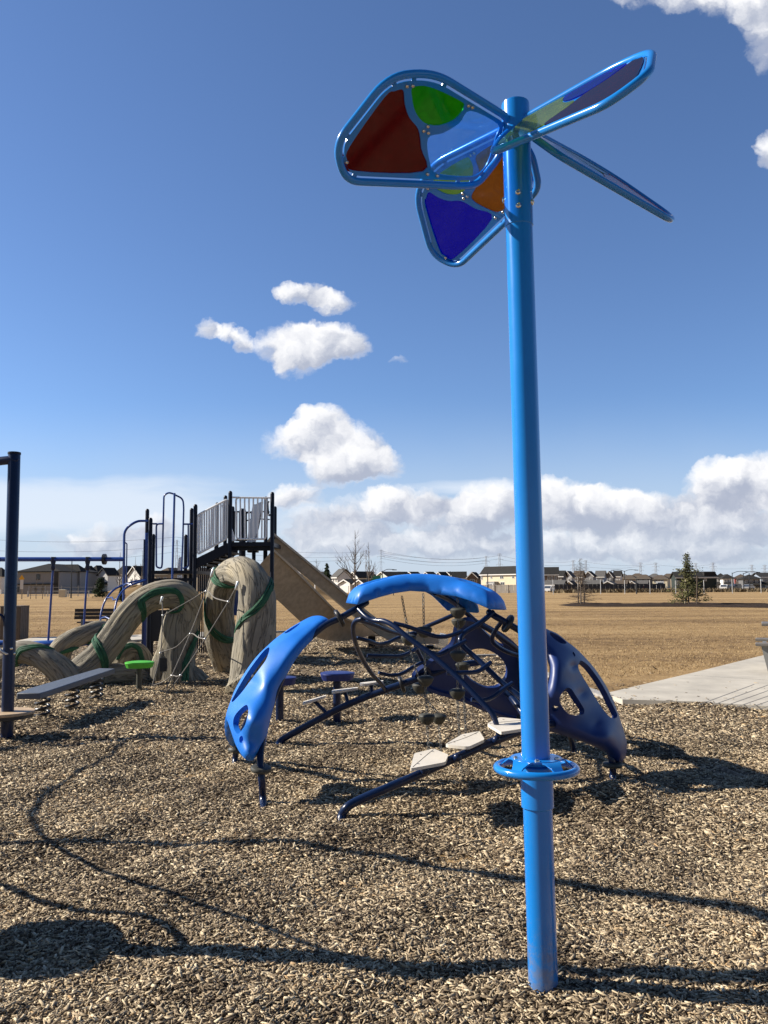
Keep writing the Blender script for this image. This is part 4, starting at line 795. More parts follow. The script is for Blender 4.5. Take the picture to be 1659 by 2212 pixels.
# rope net hung on the arches
M_ROPE = mat('grey_rope', (.2, .185, .17), .9, var=.2, vscale=60)
K1 = (0, 932.6, .3969)
def zl(p, Y): return at(K1[0]+K1[2]*p[0], K1[1]+K1[2]*p[1], Y)
for pts, Ys in (([(880, 905), (885, 1000), (872, 1210), (822, 1405)], [14.45, 14.3, 14.1, 13.9]), ([(1155, 762), (1122, 868), (1035, 1100), (935, 1328), (895, 1420)], [14.3, 14.2, 13.9, 13.6, 13.5]), ([(1293, 830), (1242, 925), (1116, 1128), (983, 1326), (905, 1425)], [13.35, 13.3, 13.2, 13.2, 13.2]), ([(888, 1000), (1040, 915), (1122, 868), (1170, 905), (1242, 925)], [14.3, 14.3, 14.2, 13.8, 13.3]), ([(872, 1200), (960, 1170), (1035, 1100), (1080, 1120), (1116, 1128)], [14.1, 14.0, 13.9, 13.6, 13.2]), ([(835, 1380), (890, 1360), (935, 1328), (960, 1332), (983, 1326)], [13.9, 13.8, 13.6, 13.4, 13.2])):
    mb = MB(); mb.tube(cr([zl(p, y) for p, y in zip(pts, Ys)], 5), .0095, 7); mb.build('rope', M_ROPE, tc_)
for p, Y in (((1155, 770), 14.28), ((1290, 838), 13.33), ((880, 918), 14.43)):
    c = zl(p, Y); mb = MB(); mb.lathe(c, [(.02, -.07), (.025, -.06), (.025, .06), (.02, .07)], 12, (.25, 0, 1)); mb.build('rope_ferrule', mat('aluminium', (.7, .7, .68), .35, metal=.9), tc_)
for p, Y in (((1122, 868), 14.2), ((1242, 925), 13.3), ((1035, 1100), 13.9), ((1116, 1128), 13.2), ((935, 1328), 13.6), ((983, 1326), 13.2), ((886, 1000), 14.3), ((872, 1205), 14.1)):
    mb = MB(); mb.ball(zl(p, Y), .021, 10, 6); mb.build('rope_clamp', MATS['aluminium'], tc_)
# ------------------------------------------------------------ play tower
tw = thing('play_tower', 'navy play tower with two decks, white rails, blue climbing bars and tan slides', 'play tower', G(450, 1430))
M_WHITE = mat('white_rail_paint', (.93, .93, .92), .35, var=.04)
M_TAN = mat('tan_slide_plastic', (.44, .35, .245), .6, var=.22, vscale=7, bump=.15, bscale=60)
M_TAN2 = mat('tan_slide_rim', (.56, .51, .43), .5, var=.1, vscale=9)
M_CHROME = mat('slide_exit_steel', (.8, .8, .78), .18, metal=1)
K2 = (246.9, 1042.4, .2315); YF, YB = 18.5, 19.75
def z2(x, y, Y): return at(K2[0]+K2[2]*x, K2[1]+K2[2]*y, Y)
def tpost(x, ytop, Y, r=.046, zb=-.1, m=M_DARKP):
    p = z2(x, ytop, Y); mb = MB(); b = Vector((p.x, p.y, zb)); mb.lathe(b, [(r, 0), (r, p.z-zb-.05), (r*.85, p.z-zb-.018), (r*.4, p.z-zb)], 14); return mb.build('post', m, tw), p
for x, y, Y in ((309, 245, YB), (339, 328, YF), (758, 202, YF), (722, 238, YB), (1083, 78, YF), (1038, 120, YB), (1475, 88, YF), (1500, 222, YB+1.2), (960, 186, YB), (1106, 222, YB+1.2), (1306, 203, YB+1.2), (1415, 130, YB), (366, 480, YB+.6), (668, 485, YB+.6)): tpost(x, y, Y)
tpost(1198, 242, YB+1.2, .085)
def bar(name, pts, r, m, par=None, k=4, n=9):
    mb = MB(); mb.tube(cr(pts, k) if k > 1 else pts, r, n); return mb.build(name, m, par or tw)
def Z(l, Y): return [z2(p[0], p[1], p[2] if len(p) > 2 else Y) for p in l]
def dbox(name, x0, x1, y0, y1, Y0, Y1, m, rails=()):
    a, b = z2(x0, y0, Y0), z2(x1, y1, Y0); mb = MB(); mb.box(((a.x+b.x)/2, (Y0+Y1)/2, (a.z+b.z)/2), (abs(b.x-a.x), Y1-Y0, abs(a.z-b.z))); return mb.build(name, m, tw, smooth=False)
dbox('deck', 350, 735, 822, 850, YF, YB+.7, M_DARKP); dbox('deck_beam', 350, 735, 893, 918, YF+.02, YF+.1, M_DARKP); dbox('deck_beam', 352, 733, 893, 918, YB+.4, YB+.48, M_DARKP)
dbox('deck', 1090, 1470, 556, 592, YF, YB+1.2, M_DARKP); dbox('deck_beam', 1095, 1470, 596, 632, YF+.25, YF+.33, M_DARKP); dbox('deck_beam', 1240, 1330, 612, 650, YB, YB+.3, M_DARKP)
dbox('panel', 330, 560, 1190, 1480, YB+.2, YB+.26, M_BLK)
for x, y, Y in ((1302, 620, YB), (1408, 600, YB), (950, 600, YB)):
    p = z2(x, y, Y); mb = MB(); mb.tube([(p.x, p.y, -.1), (p.x, p.y, p.z)], .046, 12); mb.build('post', M_DARKP, tw)
# stair between the decks
st = [(768, 705, YF), (1072, 556, YF), (1062, 652, YF), (768, 805, YF)]
mb = MB(); mb.prism(Z(st, YF), (0, .05, 0)); mb.build('stair_stringer', M_DARKP, tw); 
mb = MB(); mb.prism([p+Vector((0, 1.15, 0)) for p in Z(st, YF)], (0, .05, 0)); mb.build('stair_stringer', M_DARKP, tw)
for i in range(5):
    a = z2(790+58*i, 745-29*i, YF); mb = MB(); mb.box((a.x, YF+.6, a.z-.05), (.32, 1.1, .04)); mb.build('stair_tread', M_DARKP, tw)
def railing(tl, tr, br, bl, nb, Y, m, r=.016, rb=.013, name='railing'):
    P = Z([tl, tr, br, bl], Y); mb = MB(); mb.tube(fillet(P, .08, 4), r, 8, True); o = mb.build(name, m, tw)
    for i in range(1, nb+1):
        t = i/(nb+1); mb = MB(); mb.tube([P[0].lerp(P[1], t), P[3].lerp(P[2], t)], rb, 7); mb.build('bar', m, o)
    return o
railing((775, 303), (1060, 152), (1056, 520), (775, 672), 12, YF, M_WHITE, .022, .019); railing((1135, 140), (1420, 142), (1415, 528), (1140, 528), 6, YF+.01, M_WHITE, .021, .019)
mb = MB(); mb.tube(Z([(1090, 138), (1470, 142)], YF), .019, 8); mb.build('rail_bar', M_WHITE, tw)
railing((780, 300), (1050, 165), (1050, 520), (790, 655), 9, YB, M_WHITE, .016, .012); railing((1100, 270), (1300, 280), (1300, 540), (1100, 540), 8, YB+1.2, M_DARKP, .02, .016)
# white slotted climbing sheet and slide hood
mb = MB(); mb.prism(Z([(1290, 215), (1385, 172), (1320, 550), (1235, 555)], YB+.4), (0, .05, 0)); mb.build('slotted_panel', M_WHITE, tw)
mb = MB(); mb.prism(Z([(1000, 215), (1020, 200), (1135, 545), (1100, 545)], YB+.4), (0, .05, 0)); mb.build('slotted_panel', M_WHITE, tw)
mb = MB(); mb.prism(Z([(600, 705), (628, 690), (628, 890), (585, 890)], YB+1.5), (0, .05, 0)); mb.build('slotted_panel', M_WHITE, tw)
for y in (275, 345): bar('rail_bar', Z([(1225, y+15, YB+1.2), (1300, y-5, YB+1.1), (1450, y, YB+1.2)], YB), .016, M_DARKP)
bar('rail_bar', Z([(1385, 180), (1350, 400), (1320, 520)], YB+.3), .014, M_DARKP)
bar('handhold', Z([(1440, 180, YF+.1), (1432, 200, YF+.3), (1440, 300, YF+.4), (1455, 300, YF+.1)], YF), .02, M_DARKP)
# blue loops, fire pole, corner arch
bar('grab_loop', fillet(Z([(462, 385), (392, 385), (392, 790), (440, 800), (447, 760), (463, 120), (505, 92), (560, 108)], YF+.04), .12, 5, False), .02, M_ROYAL, k=1)
bar('grab_loop', fillet(Z([(560, 112), (640, 150), (648, 230), (640, 520), (628, 830)], YF+.04), .15, 5, False), .02, M_ROYAL, k=1)
bar('grab_loop', fillet(Z([(648, 388), (735, 388)], YF+.04), .1, 3, False), .02, M_ROYAL, k=1); bar('grab_loop', fillet(Z([(690, 390), (690, 790), (640, 800)], YF+.04), .1, 5, False), .018, M_ROYAL, k=1); bar('grab_loop', Z([(360, 385), (400, 385)], YF+.04), .02, M_ROYAL, k=1)
p = z2(562, 98, YF-.35); q = z2(525, 1420, YF-.35); bar('fire_pole', [Vector((q.x, q.y, -.1)), p], .024, M_ROYAL, k=1); bar('fire_pole_arm', [p-Vector((0, 0, .05)), z2(562, 112, YF+.04)], .02, M_ROYAL, k=1)
a = z2(85, 1500, YF); bar('corner_bar', fillet([Vector((a.x, YF, -.1)), z2(93, 440, YF), z2(205, 358, YF), z2(305, 358, YF+.3)], .25, 6, False), .028, M_ROYAL, k=1)
bar('corner_bar', fillet(Z([(100, 560), (118, 570), (112, 950), (100, 960)], YF), .06, 4, False), .014, M_ROYAL, k=1)
for x in (283, 298, 310): p = z2(x, 530 if x < 290 else 470, YF+.2); bar('side_bar', [Vector((p.x, p.y, -.1)), p], .024, M_ROYAL if x > 290 else M_NAVY, k=1)
# arched ladder
K3b = (0, 1042.4, .2315)
def z3(l): return [at(K3b[0]+K3b[2]*x, K3b[1]+K3b[2]*y, Y) for x, y, Y in l]
aA = [(1365, 905, 18.4), (1230, 930, 18.2), (1080, 990, 17.9), (995, 1080, 17.7), (950, 1190, 17.6), (935, 1300, 17.5), (930, 1400, 17.5)]; aB = [(1365, 912, 18.3), (1205, 965, 17.8), (1115, 1050, 17.4), (1078, 1150, 17.2), (1068, 1260, 17.1), (1062, 1400, 17.1)]
bar('ladder_rail', z3(aA), .021, M_ROYAL, k=6); bar('ladder_rail', z3(aB), .021, M_ROYAL, k=6)
bar('ladder_rung', z3([(1003, 1078, 17.7), (1045, 1070, 17.6), (1058, 1096, 17.5), (1098, 1085, 17.4)]), .015, M_ROYAL, k=1); bar('ladder_rung', z3([(935, 1280, 17.5), (955, 1260, 17.4), (985, 1254, 17.3), (1065, 1290, 17.1)]), .015, M_ROYAL, k=1); bar('ladder_rung', z3([(1150, 962, 18.0), (1185, 940, 17.9), (1230, 955, 17.8)]), .015, M_ROYAL, k=1)
# overhead beam with hanging foot discs
bar('overhead_beam', [at(-60, 1208, YF), at(268, 1208, YF)], .048, M_ROYAL, k=1)
c = at(225.5, 1208, YF); mb = MB(); mb.lathe(c, [(.05, -.04), (.12, -.03), (.12, .03), (.05, .04)], 20, (1, 0, 0)); mb.build('rubber_stop', M_BLK, tw)
for x, yb in ((110, 1388), (185, 1388), (-12, 1388)):
    t, b = at(x, 1208, YF), at(x-6, yb, YF); t = Vector((b.x+.06, YF, t.z)); mb = MB(); mb.tube([t+Vector((0, 0, -.22)), b], .024, 10); rod = mb.build('hanging_rod', M_ROYAL, tw)
    mb = MB(); mb.lathe(t+Vector((0, 0, -.25)), [(.03, 0), (.055, .06), (.04, .12), (.058, .2), (.058, .3)], 12); mb.build('swivel', M_NAVY, rod)
    mb = MB(); mb.lathe(b, [(.05, -.06), (.36, -.05), (.4, 0), (.36, .03), (.05, .05)], 28); mb.build('foot_disc', M_ROYAL, rod)
# slides: deep channels that fall away to the right and level out
def slide(top, pts, w, hd, rim):
    """pts: centre line on the near side edge; w: sideways width vector; hd: wall depth"""
    P = cr(pts, 7); W = Vector(w); mb = MB(); n = len(P); vs = []; T = 4
    for i in range(n):
        d = (P[min(i+1, n-1)]-P[max(i-1, 0)]).normalized(); up = W.cross(d).normalized(); up = -up if up.z < 0 else up; wn = W.normalized()*.04
        h = hd[0]+(hd[1]-hd[0])*max(0, (i/(n-1)-.55)/.45)
        for o_, hh in ((Vector(), 0), (wn, 0), (wn, -h*.55), (W-wn, -h*.55), (W-wn, 0), (W, 0), (W, -h), (Vector(), -h)): vs.append(P[i]+o_+up*hh)
    fs = [(i*8+k, i*8+(k+1) % 8, (i+1)*8+(k+1) % 8, (i+1)*8+k) for i in range(n-1) for k in range(8)]+[tuple(range(8)), tuple((n-1)*8+k for k in range(7, -1, -1))]
    mb.add(vs, fs); o = mb.build('slide', M_TAN, tw, angle=30)
    for s_ in (0, 1):
        mb = MB(); ring = []
        for i in range(n):
            d = (P[min(i+1, n-1)]-P[max(i-1, 0)]).normalized(); up = W.cross(d).normalized(); up = -up if up.z < 0 else up; wn = W.normalized()
            b = P[i]+(W if s_ else Vector()); ring += [b-wn*.05+up*.002, b+wn*.07+up*.002, b+wn*.07+up*.05, b-wn*.05+up*.05]
        mb.add(ring, [(i*4+k, i*4+(k+1) % 4, (i+1)*4+(k+1) % 4, (i+1)*4+k) for i in range(n-1) for k in range(4)]+[(0, 1, 2, 3), tuple((n-1)*4+k for k in (3, 2, 1, 0))]); mb.build('slide_rim', M_TAN2, o, angle=30)
    return o, P
s1, P1 = slide(0, PL([(588, 1189, 18.9), (640, 1237, 19.9), (690, 1288, 20.9), (724, 1322, 21.6), (745, 1338, 22.0), (775, 1347, 22.4), (815, 1352, 22.9)]), (-.09, .7, 0), (.78, .2), 0)
s2, P2 = slide(0, PL([(588, 1154, 19.9), (650, 1205, 20.4), (720, 1263, 21.0), (772, 1307, 21.4), (805, 1334, 21.6), (850, 1364, 21.8), (900, 1372, 22.0), (948, 1374, 22.1)]), (-.09, .6, .0), (.27, .2), 0)
a = at(800, 1364, 22.9); mb = MB(); mb.box((a.x, a.y+.25, a.z), (.56, .6, .26), rz=.1, bev=.04); ft_ = mb.build('slide_foot', M_TAN2, s1)
a = at(803, 1374, 23.0); mb = MB(); mb.box((a.x, a.y+.3, a.z/2-.03), (.2, .3, a.z+.06)); mb.build('slide_support', M_DARKP, s1)
a = at(958, 1386, 22.1); mb = MB(); mb.prism([a+Vector((-.24, 0, -.2)), a+Vector((.1, 0, -.16)), a+Vector((.14, 0, .16)), a+Vector((-.05, 0, .2)), a+Vector((-.14, 0, .02))], (0, .5, 0)); mb.build('slide_exit', M_CHROME, s2)
a = at(930, 1395, 22.2); mb = MB(); mb.box((a.x, a.y+.3, a.z/2-.03), (.2, .3, max(.1, a.z+.06))); mb.build('slide_support', M_DARKP, s2)
bar('guard_bar', [at(742, 1150, 0.1) if False else z2(1490, 500, YF+.2), z2(1495, 520, YF+1.6)], .02, M_DARKP, k=1)
for i in range(7): p = z2(785+20*i, 790, YB+1.3); bar('baluster', [Vector((p.x, p.y, -.1)), z2(785+20*i, 760+abs(i-3)*8, YB+1.3)], .018, M_DARKP, k=1)
# dark lattice panel under the upper deck
dbox('lattice_panel', 1118, 1160, 1000, 1240, YB+.6, YB+.65, M_ROYAL)
# ------------------------------------------------------------ net climber on the left, posts with wooden foot discs
P1p, Ht = G(15, 1590), None
nc = thing('post_climber', 'dark navy posts with round wooden foot discs and curved pipes at the left edge', 'post climber', P1p)
top1 = at(31, 978, P1p.y); P2p = Vector((-2.36, 4.14, 0)); top2 = P2p+Vector((.03, 0, 3.0))
M_WOOD = mat('disc_wood', (.5, .36, .22), .6, var=.2, vscale=5, bump=.1, bscale=40)
for b, t in ((P1p, top1), (P2p, top2)):
    ax = (t-b).normalized(); L_ = (t-b).length; mb = MB(); mb.lathe(b-ax*.15, [(.067, 0), (.067, L_+.14), (.064, L_+.15)], 28, ax); mb.build('post', M_NAVY, nc)
    mb = MB(); mb.lathe(b+ax*L_, [(.072, -.02), (.072, .004), (.06, .008)], 28, ax); mb.build('post_cap', M_DARKP, nc)
    c = b+Vector((-.02, 0, .26 if b.y > 6 else .54)); mb = MB(); mb.lathe(c, [(.30, -.016), (.305, -.01), (.305, .01), (.30, .016)], 44); d = mb.build('foot_disc', M_WOOD, nc, angle=30)
    mb = MB(); mb.lathe(c, [(.24, -.065), (.285, -.055), (.285, -.0165)], 40); mb.build('disc_plate', M_BLK, d, angle=30)
pj = at(12, 1406, P1p.y)
cl = MB(); cl.tube([pj+Vector((.075*math.cos(a), .075*math.sin(a), .03*math.sin(a*2))) for a in [2*PI*k/24 for k in range(24)]], .014, 8, True); cl.build('clamp', MATS['aluminium'], nc)
cl = MB(); cl.ball(pj+Vector((.08, -.04, .03)), .02); cl.ball(pj+Vector((.1, -.01, -.03)), .018); cl.build('clamp_bolt', M_STEEL, nc)
def ncpipe(pts, r, nm='curved_pipe', k=8): mb = MB(); mb.tube(cr(pts, k), r, 12); mb.build(nm, M_NAVY, nc)
def shade_src(px, py, h):                 # where a pipe at height h stands if the sun throws its shadow on this spot of ground
    g = G(px, py); return g+SUNV*(h/SUNV.z)
ncpipe([at(31, 998, P1p.y), at(0, 996, P1p.y), Vector((-6.0, 9.75, 2.95)), Vector((-8.5, 9.6, 3.0)), Vector((-9.3, 8.2, 3.0)), Vector((-8.4, 6.6, 3.0))]+[shade_src(*q) for q in ((0, 1821, 3.0), (417, 1821, 3.0), (764, 1842, 3.0), (1125, 1891, 3.0), (1402, 1932, 3.0), (1600, 1968, 3.0))]+[Vector((-2.5, 4.5, 3.02)), Vector((-2.36, 4.2, 2.95))], .05, 'top_pipe')
ncpipe([pj, at(4, 1330, P1p.y-.05), Vector((-4.62, 9.45, 1.25))]+[shade_src(*q) for q in ((229, 1634, 1.3), (139, 1696, 1.3), (87, 1731, 1.3), (76, 1766, 1.3), (97, 1808, 1.3), (160, 1849, 1.3), (278, 1905, 1.32), (486, 1974, 1.36), (625, 2023, 1.38))]+[Vector((-2.36, 4.15, 1.42))], .016)
ncpipe([shade_src(*q) for q in ((-200, 1850, 1.0), (0, 1905, 1.0), (139, 1960, .95), (347, 1995, .95))]+[Vector((-2.36, 4.15, .95))], .02, 'curved_pipe')
# ------------------------------------------------------------ bench and bin at the back, picnic table at the right
M_SLAT = mat('dark_brown_slats', (.022, .016, .013), .6, var=.3, vscale=6)
bb = at(204, 1365, 27.5); bn = thing('park_bench', 'dark slatted park bench seen from behind near the hanging rods', 'bench', (bb.x, 27.5, 0))
x0, x1 = at(161, 1330, 27.5).x, at(249, 1330, 27.5).x
zt, zb_ = at(200, 1314.5, 27.5).z, at(200, 1338, 27.5).z
for i in range(3):
    z = zb_+(zt-zb_)*(i+.5)/3; mb = MB(); mb.box(((x0+x1)/2, 27.5+.02*i, z), (x1-x0, .045, (zt-zb_)/3-.012)); mb.build('backrest_slat', M_SLAT, bn)
for i in range(3): mb = MB(); mb.box(((x0+x1)/2, 27.65+.15*i, zb_-.1), (x1-x0-.1, .13, .04)); mb.build('seat_slat', M_SLAT, bn)
for x in (x0+.25, x1-.25):
    mb = MB(); mb.box((x, 27.52, (zb_-.05)/2), (.07, .07, zb_+.05)); mb.box((x, 27.8, zb_-.13), (.05, .5, .04)); mb.box((x, 28.02, (zb_-.13)/2), (.06, .06, zb_-.13)); mb.build('bench_leg', M_GREY, bn)
    mb = MB(); mb.box((x-.1, 27.75, zb_+.1), (.05, .45, .035)); mb.build('armrest', M_GREY, bn)
M_BINW = mat('bin_brown_slats', (.11, .085, .066), .7, var=.25, vscale=5)
bx = at(20, 1366, 27.0); w = thing('litter_bin', 'square litter bin clad in brown vertical slats behind the left post', 'litter bin', (bx.x, 27.3, 0)); zt = at(20, 1311, 27).z
mb = MB(); mb.box((bx.x, 27.35, zt/2), (.62, .62, zt-.04), bev=.01); body = mb.build('bin_body', M_BLK, w)
for i in range(5):
    for f in (0, 1):
        mb = MB(); q = -.26+.13*i
        if f: mb.box((bx.x+.325, 27.35+q, zt/2), (.025, .115, zt))
        else: mb.box((bx.x+q, 27.025, zt/2), (.115, .025, zt))
        mb.build('bin_slat', M_BINW, w)
mb = MB(); mb.box((bx.x, 27.35, zt+.015), (.68, .68, .035), bev=.01); mb.build('bin_lid', M_BINW, w)
gf = G(1650, 1451, .055); pt = thing('picnic_table', 'grey brown picnic table whose end just enters the frame at the right edge', 'picnic table', gf)
M_PT = mat('table_plank', (.16, .145, .13), .65, var=.2, vscale=6); M_PTL = mat('table_leg', (.22, .22, .21), .45)
Yt = gf.y; xs_, zs = at(1633, 1393, Yt).x, at(1640, 1392, Yt).z; xt, zt = at(1647, 1347, Yt+.7).x, at(1650, 1347, Yt+.7).z
mb = MB(); mb.box((xs_+.95, Yt, zs), (1.9, .3, .055), bev=.012); mb.build('seat', M_PT, pt); mb = MB(); mb.box((xs_+.95, Yt+1.45, zs), (1.9, .3, .055), bev=.012); mb.build('seat', M_PT, pt)
mb = MB(); mb.box((xt+.62, Yt+.72, zt), (1.9, .8, .055), bev=.012); mb.build('tabletop', M_PT, pt)
pt.rotation_euler.z = -.42
for xx in (.16, 1.7):
    mb = MB(); mb.prism([Vector((xs_+xx-.07, Yt-.02, zs)), Vector((xs_+xx+.07, Yt-.02, zs)), Vector((xs_+xx+.12, Yt-.05, .055)), Vector((xs_+xx+.03, Yt-.05, .055))], (0, .06, 0)); mb.build('leg', M_PTL, pt)
    mb = MB(); mb.box((xs_+xx, Yt+.72, zs-.05), (.07, 1.5, .06)); mb.build('crossbar', M_PTL, pt)
    xx += .75; mb = MB(); mb.tube([(xs_+xx, Yt+.3, .055), (xs_+xx, Yt+.6, zt)], .035, 8); mb.tube([(xs_+xx, Yt+1.15, .055), (xs_+xx, Yt+.85, zt)], .035, 8); mb.build('leg', M_PTL, pt)
# ------------------------------------------------------------ houses beyond the field
def wallm(n, c, v=.05): return mat(n, c, .8, var=v, vscale=1.5, spec=.2)
WM = dict(cream=wallm('cream_siding', (.66, .58, .42)), white=wallm('white_siding', (.74, .72, .68)), grey=wallm('mid_grey_siding', (.27, .27, .275)), dgrey=wallm('dark_grey_siding', (.14, .14, .142)), tan=wallm('tan_siding', (.42, .35, .26)), olive=wallm('olive_siding', (.1, .105, .085)), brown=wallm('brown_siding', (.17, .125, .095)), green=wallm('dark_green_siding', (.035, .045, .042)), mint=wallm('pale_green_siding', (.55, .62, .5)), red=wallm('red_siding', (.26, .06, .045)), lgrey=wallm('light_grey_siding', (.48, .48, .48)), blue=wallm('grey_blue_siding', (.27, .32, .39)))
RM = dict(black=mat('black_shingles', (.038, .037, .036), .9, var=.2, vscale=2, spec=.08), grey=mat('grey_shingles', (.12, .115, .11), .9, var=.2, vscale=2, spec=.08), brown=mat('brown_shingles', (.11, .088, .07), .9, var=.2, vscale=2, spec=.08))
M_TRIM = mat('white_trim', (.72, .7, .66), .6); M_FASC = mat('eave_trim', (.3, .28, .25), .6); M_TRIMD = mat('dark_trim', (.03, .03, .03), .6); M_GLASS = mat('window_glass', (.05, .06, .075), .12, spec=.8); M_DOORW = mat('white_garage_door', (.7, .68, .64), .5); M_DOORG = mat('grey_garage_door', (.3, .3, .3), .5)
HS = {}
def house(name, label, x0, xs_, x1, base, eave, ridge, Y, wall, roof='black', kind='gable', yaw=35, side=None, win=(), garage=(), trim=None, zb=-.2, group='houses beyond the field', porch=None, cat=None):
    """front face from x0 to xs_, side face to x1 (picture columns); heights from picture rows at distance Y"""
    Y = Y*1.55 if Y < 400 else Y; zz = 0
    a = math.radians(yaw); p0 = at(x0, base, Y); p0.z = min(p0.z, 0); sc = Y/FPX
    Wd = (xs_-x0)*sc/math.cos(a); Dp = max(4.0, (x1-xs_)*sc/max(.25, abs(math.sin(a)))) if x1 > xs_ else 9.0
    zb = min(zb, p0.z-.3) if p0.z > .5 else zb; ze = at(x0, eave, Y).z; zr_ = at(x0, ridge, Y).z
    ex = Vector((math.cos(a), -math.sin(a), 0)); ey = Vector((math.sin(a), math.cos(a), 0)); o = Vector((p0.x, Y, 0))
    if yaw < 0: o = Vector((p0.x, Y, 0))
    f = lambda u, v, z: o+ex*u+ey*v+Vector((0, 0, z))
    t = thing(name, label, cat or 'house', Vector((o.x, o.y, 0)), group)
    wm, rm = WM[wall], RM[roof]; tm = trim or M_TRIM
    if kind == 'gable':   # gable end faces the viewer
        mb = MB(); mb.prism([f(0, 0, zb), f(Wd, 0, zb), f(Wd, 0, ze), f(Wd/2, 0, zr_-.25), f(0, 0, ze)], ey*Dp); mb.build('wall', wm, t, smooth=False)
        ov = .45; dz = (zr_-ze)/(Wd/2); mb = MB(); mb.prism([f(-ov, -ov, ze-ov*dz), f(Wd/2, -ov, zr_), f(Wd+ov, -ov, ze-ov*dz), f(Wd+ov, -ov, ze-ov*dz+.24), f(Wd/2, -ov, zr_+.26), f(-ov, -ov, ze-ov*dz+.24)], ey*(Dp+2*ov)); r = mb.build('roof', rm, t, smooth=False)
        mb = MB(); mb.prism([f(-ov, -ov-.06, ze-ov*dz-.12), f(Wd/2, -ov-.06, zr_-.12), f(Wd+ov, -ov-.06, ze-ov*dz-.12), f(Wd+ov, -ov-.06, ze-ov*dz+.2), f(Wd/2, -ov-.06, zr_+.2), f(-ov, -ov-.06, ze-ov*dz+.2)], ey*.055); mb.build('fascia', tm, r, smooth=False)
    elif kind == 'side':  # ridge runs across
        mb = MB(); mb.prism([f(0, 0, zb), f(0, Dp, zb), f(0, Dp, ze), f(0, Dp/2, zr_-.25), f(0, 0, ze)], ex*Wd); mb.build('wall', wm, t, smooth=False)
        ov = .45; dz = (zr_-ze)/(Dp/2); mb = MB(); mb.prism([f(-ov, -ov, ze-ov*dz), f(-ov, Dp/2, zr_), f(-ov, Dp+ov, ze-ov*dz), f(-ov, Dp+ov, ze-ov*dz+.24), f(-ov, Dp/2, zr_+.26), f(-ov, -ov, ze-ov*dz+.24)], ex*(Wd+2*ov)); r = mb.build('roof', rm, t, smooth=False)
        mb = MB(); mb.prism([f(-ov, -ov-.06, ze-ov*dz-.1), f(-ov, -ov-.06, ze-ov*dz+.2), f(-ov, -ov, ze-ov*dz+.2), f(-ov, -ov, ze-ov*dz-.1)], ex*(Wd+2*ov)); mb.build('fascia', tm, r, smooth=False)
    elif kind == 'hip':
        mb = MB(); mb.prism([f(0, 0, zb), f(Wd, 0, zb), f(Wd, Dp, zb), f(0, Dp, zb)], (0, 0, ze-zb)); mb.build('wall', wm, t, smooth=False)
        ov = .5; i = min(Wd, Dp)*.42; c = [f(-ov, -ov, ze), f(Wd+ov, -ov, ze), f(Wd+ov, Dp+ov, ze), f(-ov, Dp+ov, ze)]
        R_ = [f(i, Dp/2, zr_), f(Wd-i, Dp/2, zr_)] if Wd >= Dp else [f(Wd/2, i, zr_), f(Wd/2, Dp-i, zr_)]
        mb = MB(); lw = [p-Vector((0, 0, .22)) for p in c]; vs = c+lw+R_
        fs = [(0, 1, 9, 8), (1, 2, 9), (2, 3, 8, 9), (3, 0, 8)] if Wd >= Dp else [(0, 1, 8), (1, 2, 9, 8), (2, 3, 9), (3, 0, 8, 9)]
        mb.add(vs, fs+[(4, 5, 1, 0), (5, 6, 2, 1), (6, 7, 3, 2), (7, 4, 0, 3), (7, 6, 5, 4)]); r = mb.build('roof', rm, t, smooth=False)
        mb = MB(); mb.prism([f(-ov, -ov-.06, ze-.26), f(Wd+ov, -ov-.06, ze-.26), f(Wd+ov, -ov-.01, ze-.26), f(-ov, -ov-.01, ze-.26)], (0, 0, .15)); mb.build('fascia', M_FASC if tm is M_TRIM else tm, r, smooth=False)
    for (u, z, w, h) in win:    # fractions of the front face; z and h in fractions of wall height
        W0, Z0, w_, h_ = u*Wd, z*ze, w*Wd, h*ze; mb = MB(); mb.box(f(W0, -.03, Z0), (w_+.24, .1, h_+.24), rz=-a); wi = mb.build('window', tm, t, smooth=False)
        mb = MB(); mb.box(f(W0, -.085, Z0), (w_, .03, h_), rz=-a); mb.build('pane', M_GLASS, wi, smooth=False)
        mb = MB(); mb.box(f(W0, -.11, Z0), (.09, .03, h_), rz=-a); mb.build('mullion', tm, wi, smooth=False)
    for (u, w, h, m) in garage:
        mb = MB(); mb.box(f(u*Wd, -.05, h*ze/2), (w*Wd, .12, h*ze), rz=-a); mb.build('garage_door', m, t, smooth=False)
    if porch:
        u, w, z = porch; mb = MB(); mb.prism([f(u*Wd-w*Wd/2, -1.6, z*ze), f(u*Wd-w*Wd/2, 0, z*ze+.7), f(u*Wd-w*Wd/2, 0, z*ze)], ex*(w*Wd)); mb.build('porch_roof', rm, t, smooth=False)
    return t, f, Wd, Dp, ze
W2 = [(.3, .72, .16, .2), (.7, .72, .16, .2)]; W3 = [(.2, .74, .12, .18), (.5, .74, .14, .2), (.8, .74, .12, .18)]
house('house', 'white house with dark roof cut off by the left frame edge', -40, 8, 14, 1283, 1245, 1226, 165, 'white', 'black', 'hip', 15, win=[(.85, .5, .12, .3)])
t, f, Wd, Dp, ze = house('house', 'long dark grey house with a black roof behind the yellow sign', 36, 132, 176, 1285, 1234.5, 1217, 152, 'grey', 'black', 'hip', 8, win=[(.50, .74, .075, .2), (.45, .2, .035, .2), (.62, .2, .035, .2), (.03, .2, .04, .2)], trim=M_TRIMD)
mb = MB(); mb.box(f(Wd*.48, -.25, ze*.43), (Wd*.98, .5, .28), rz=-math.radians(8)); mb.build('roof_band', RM['black'], t, smooth=False)
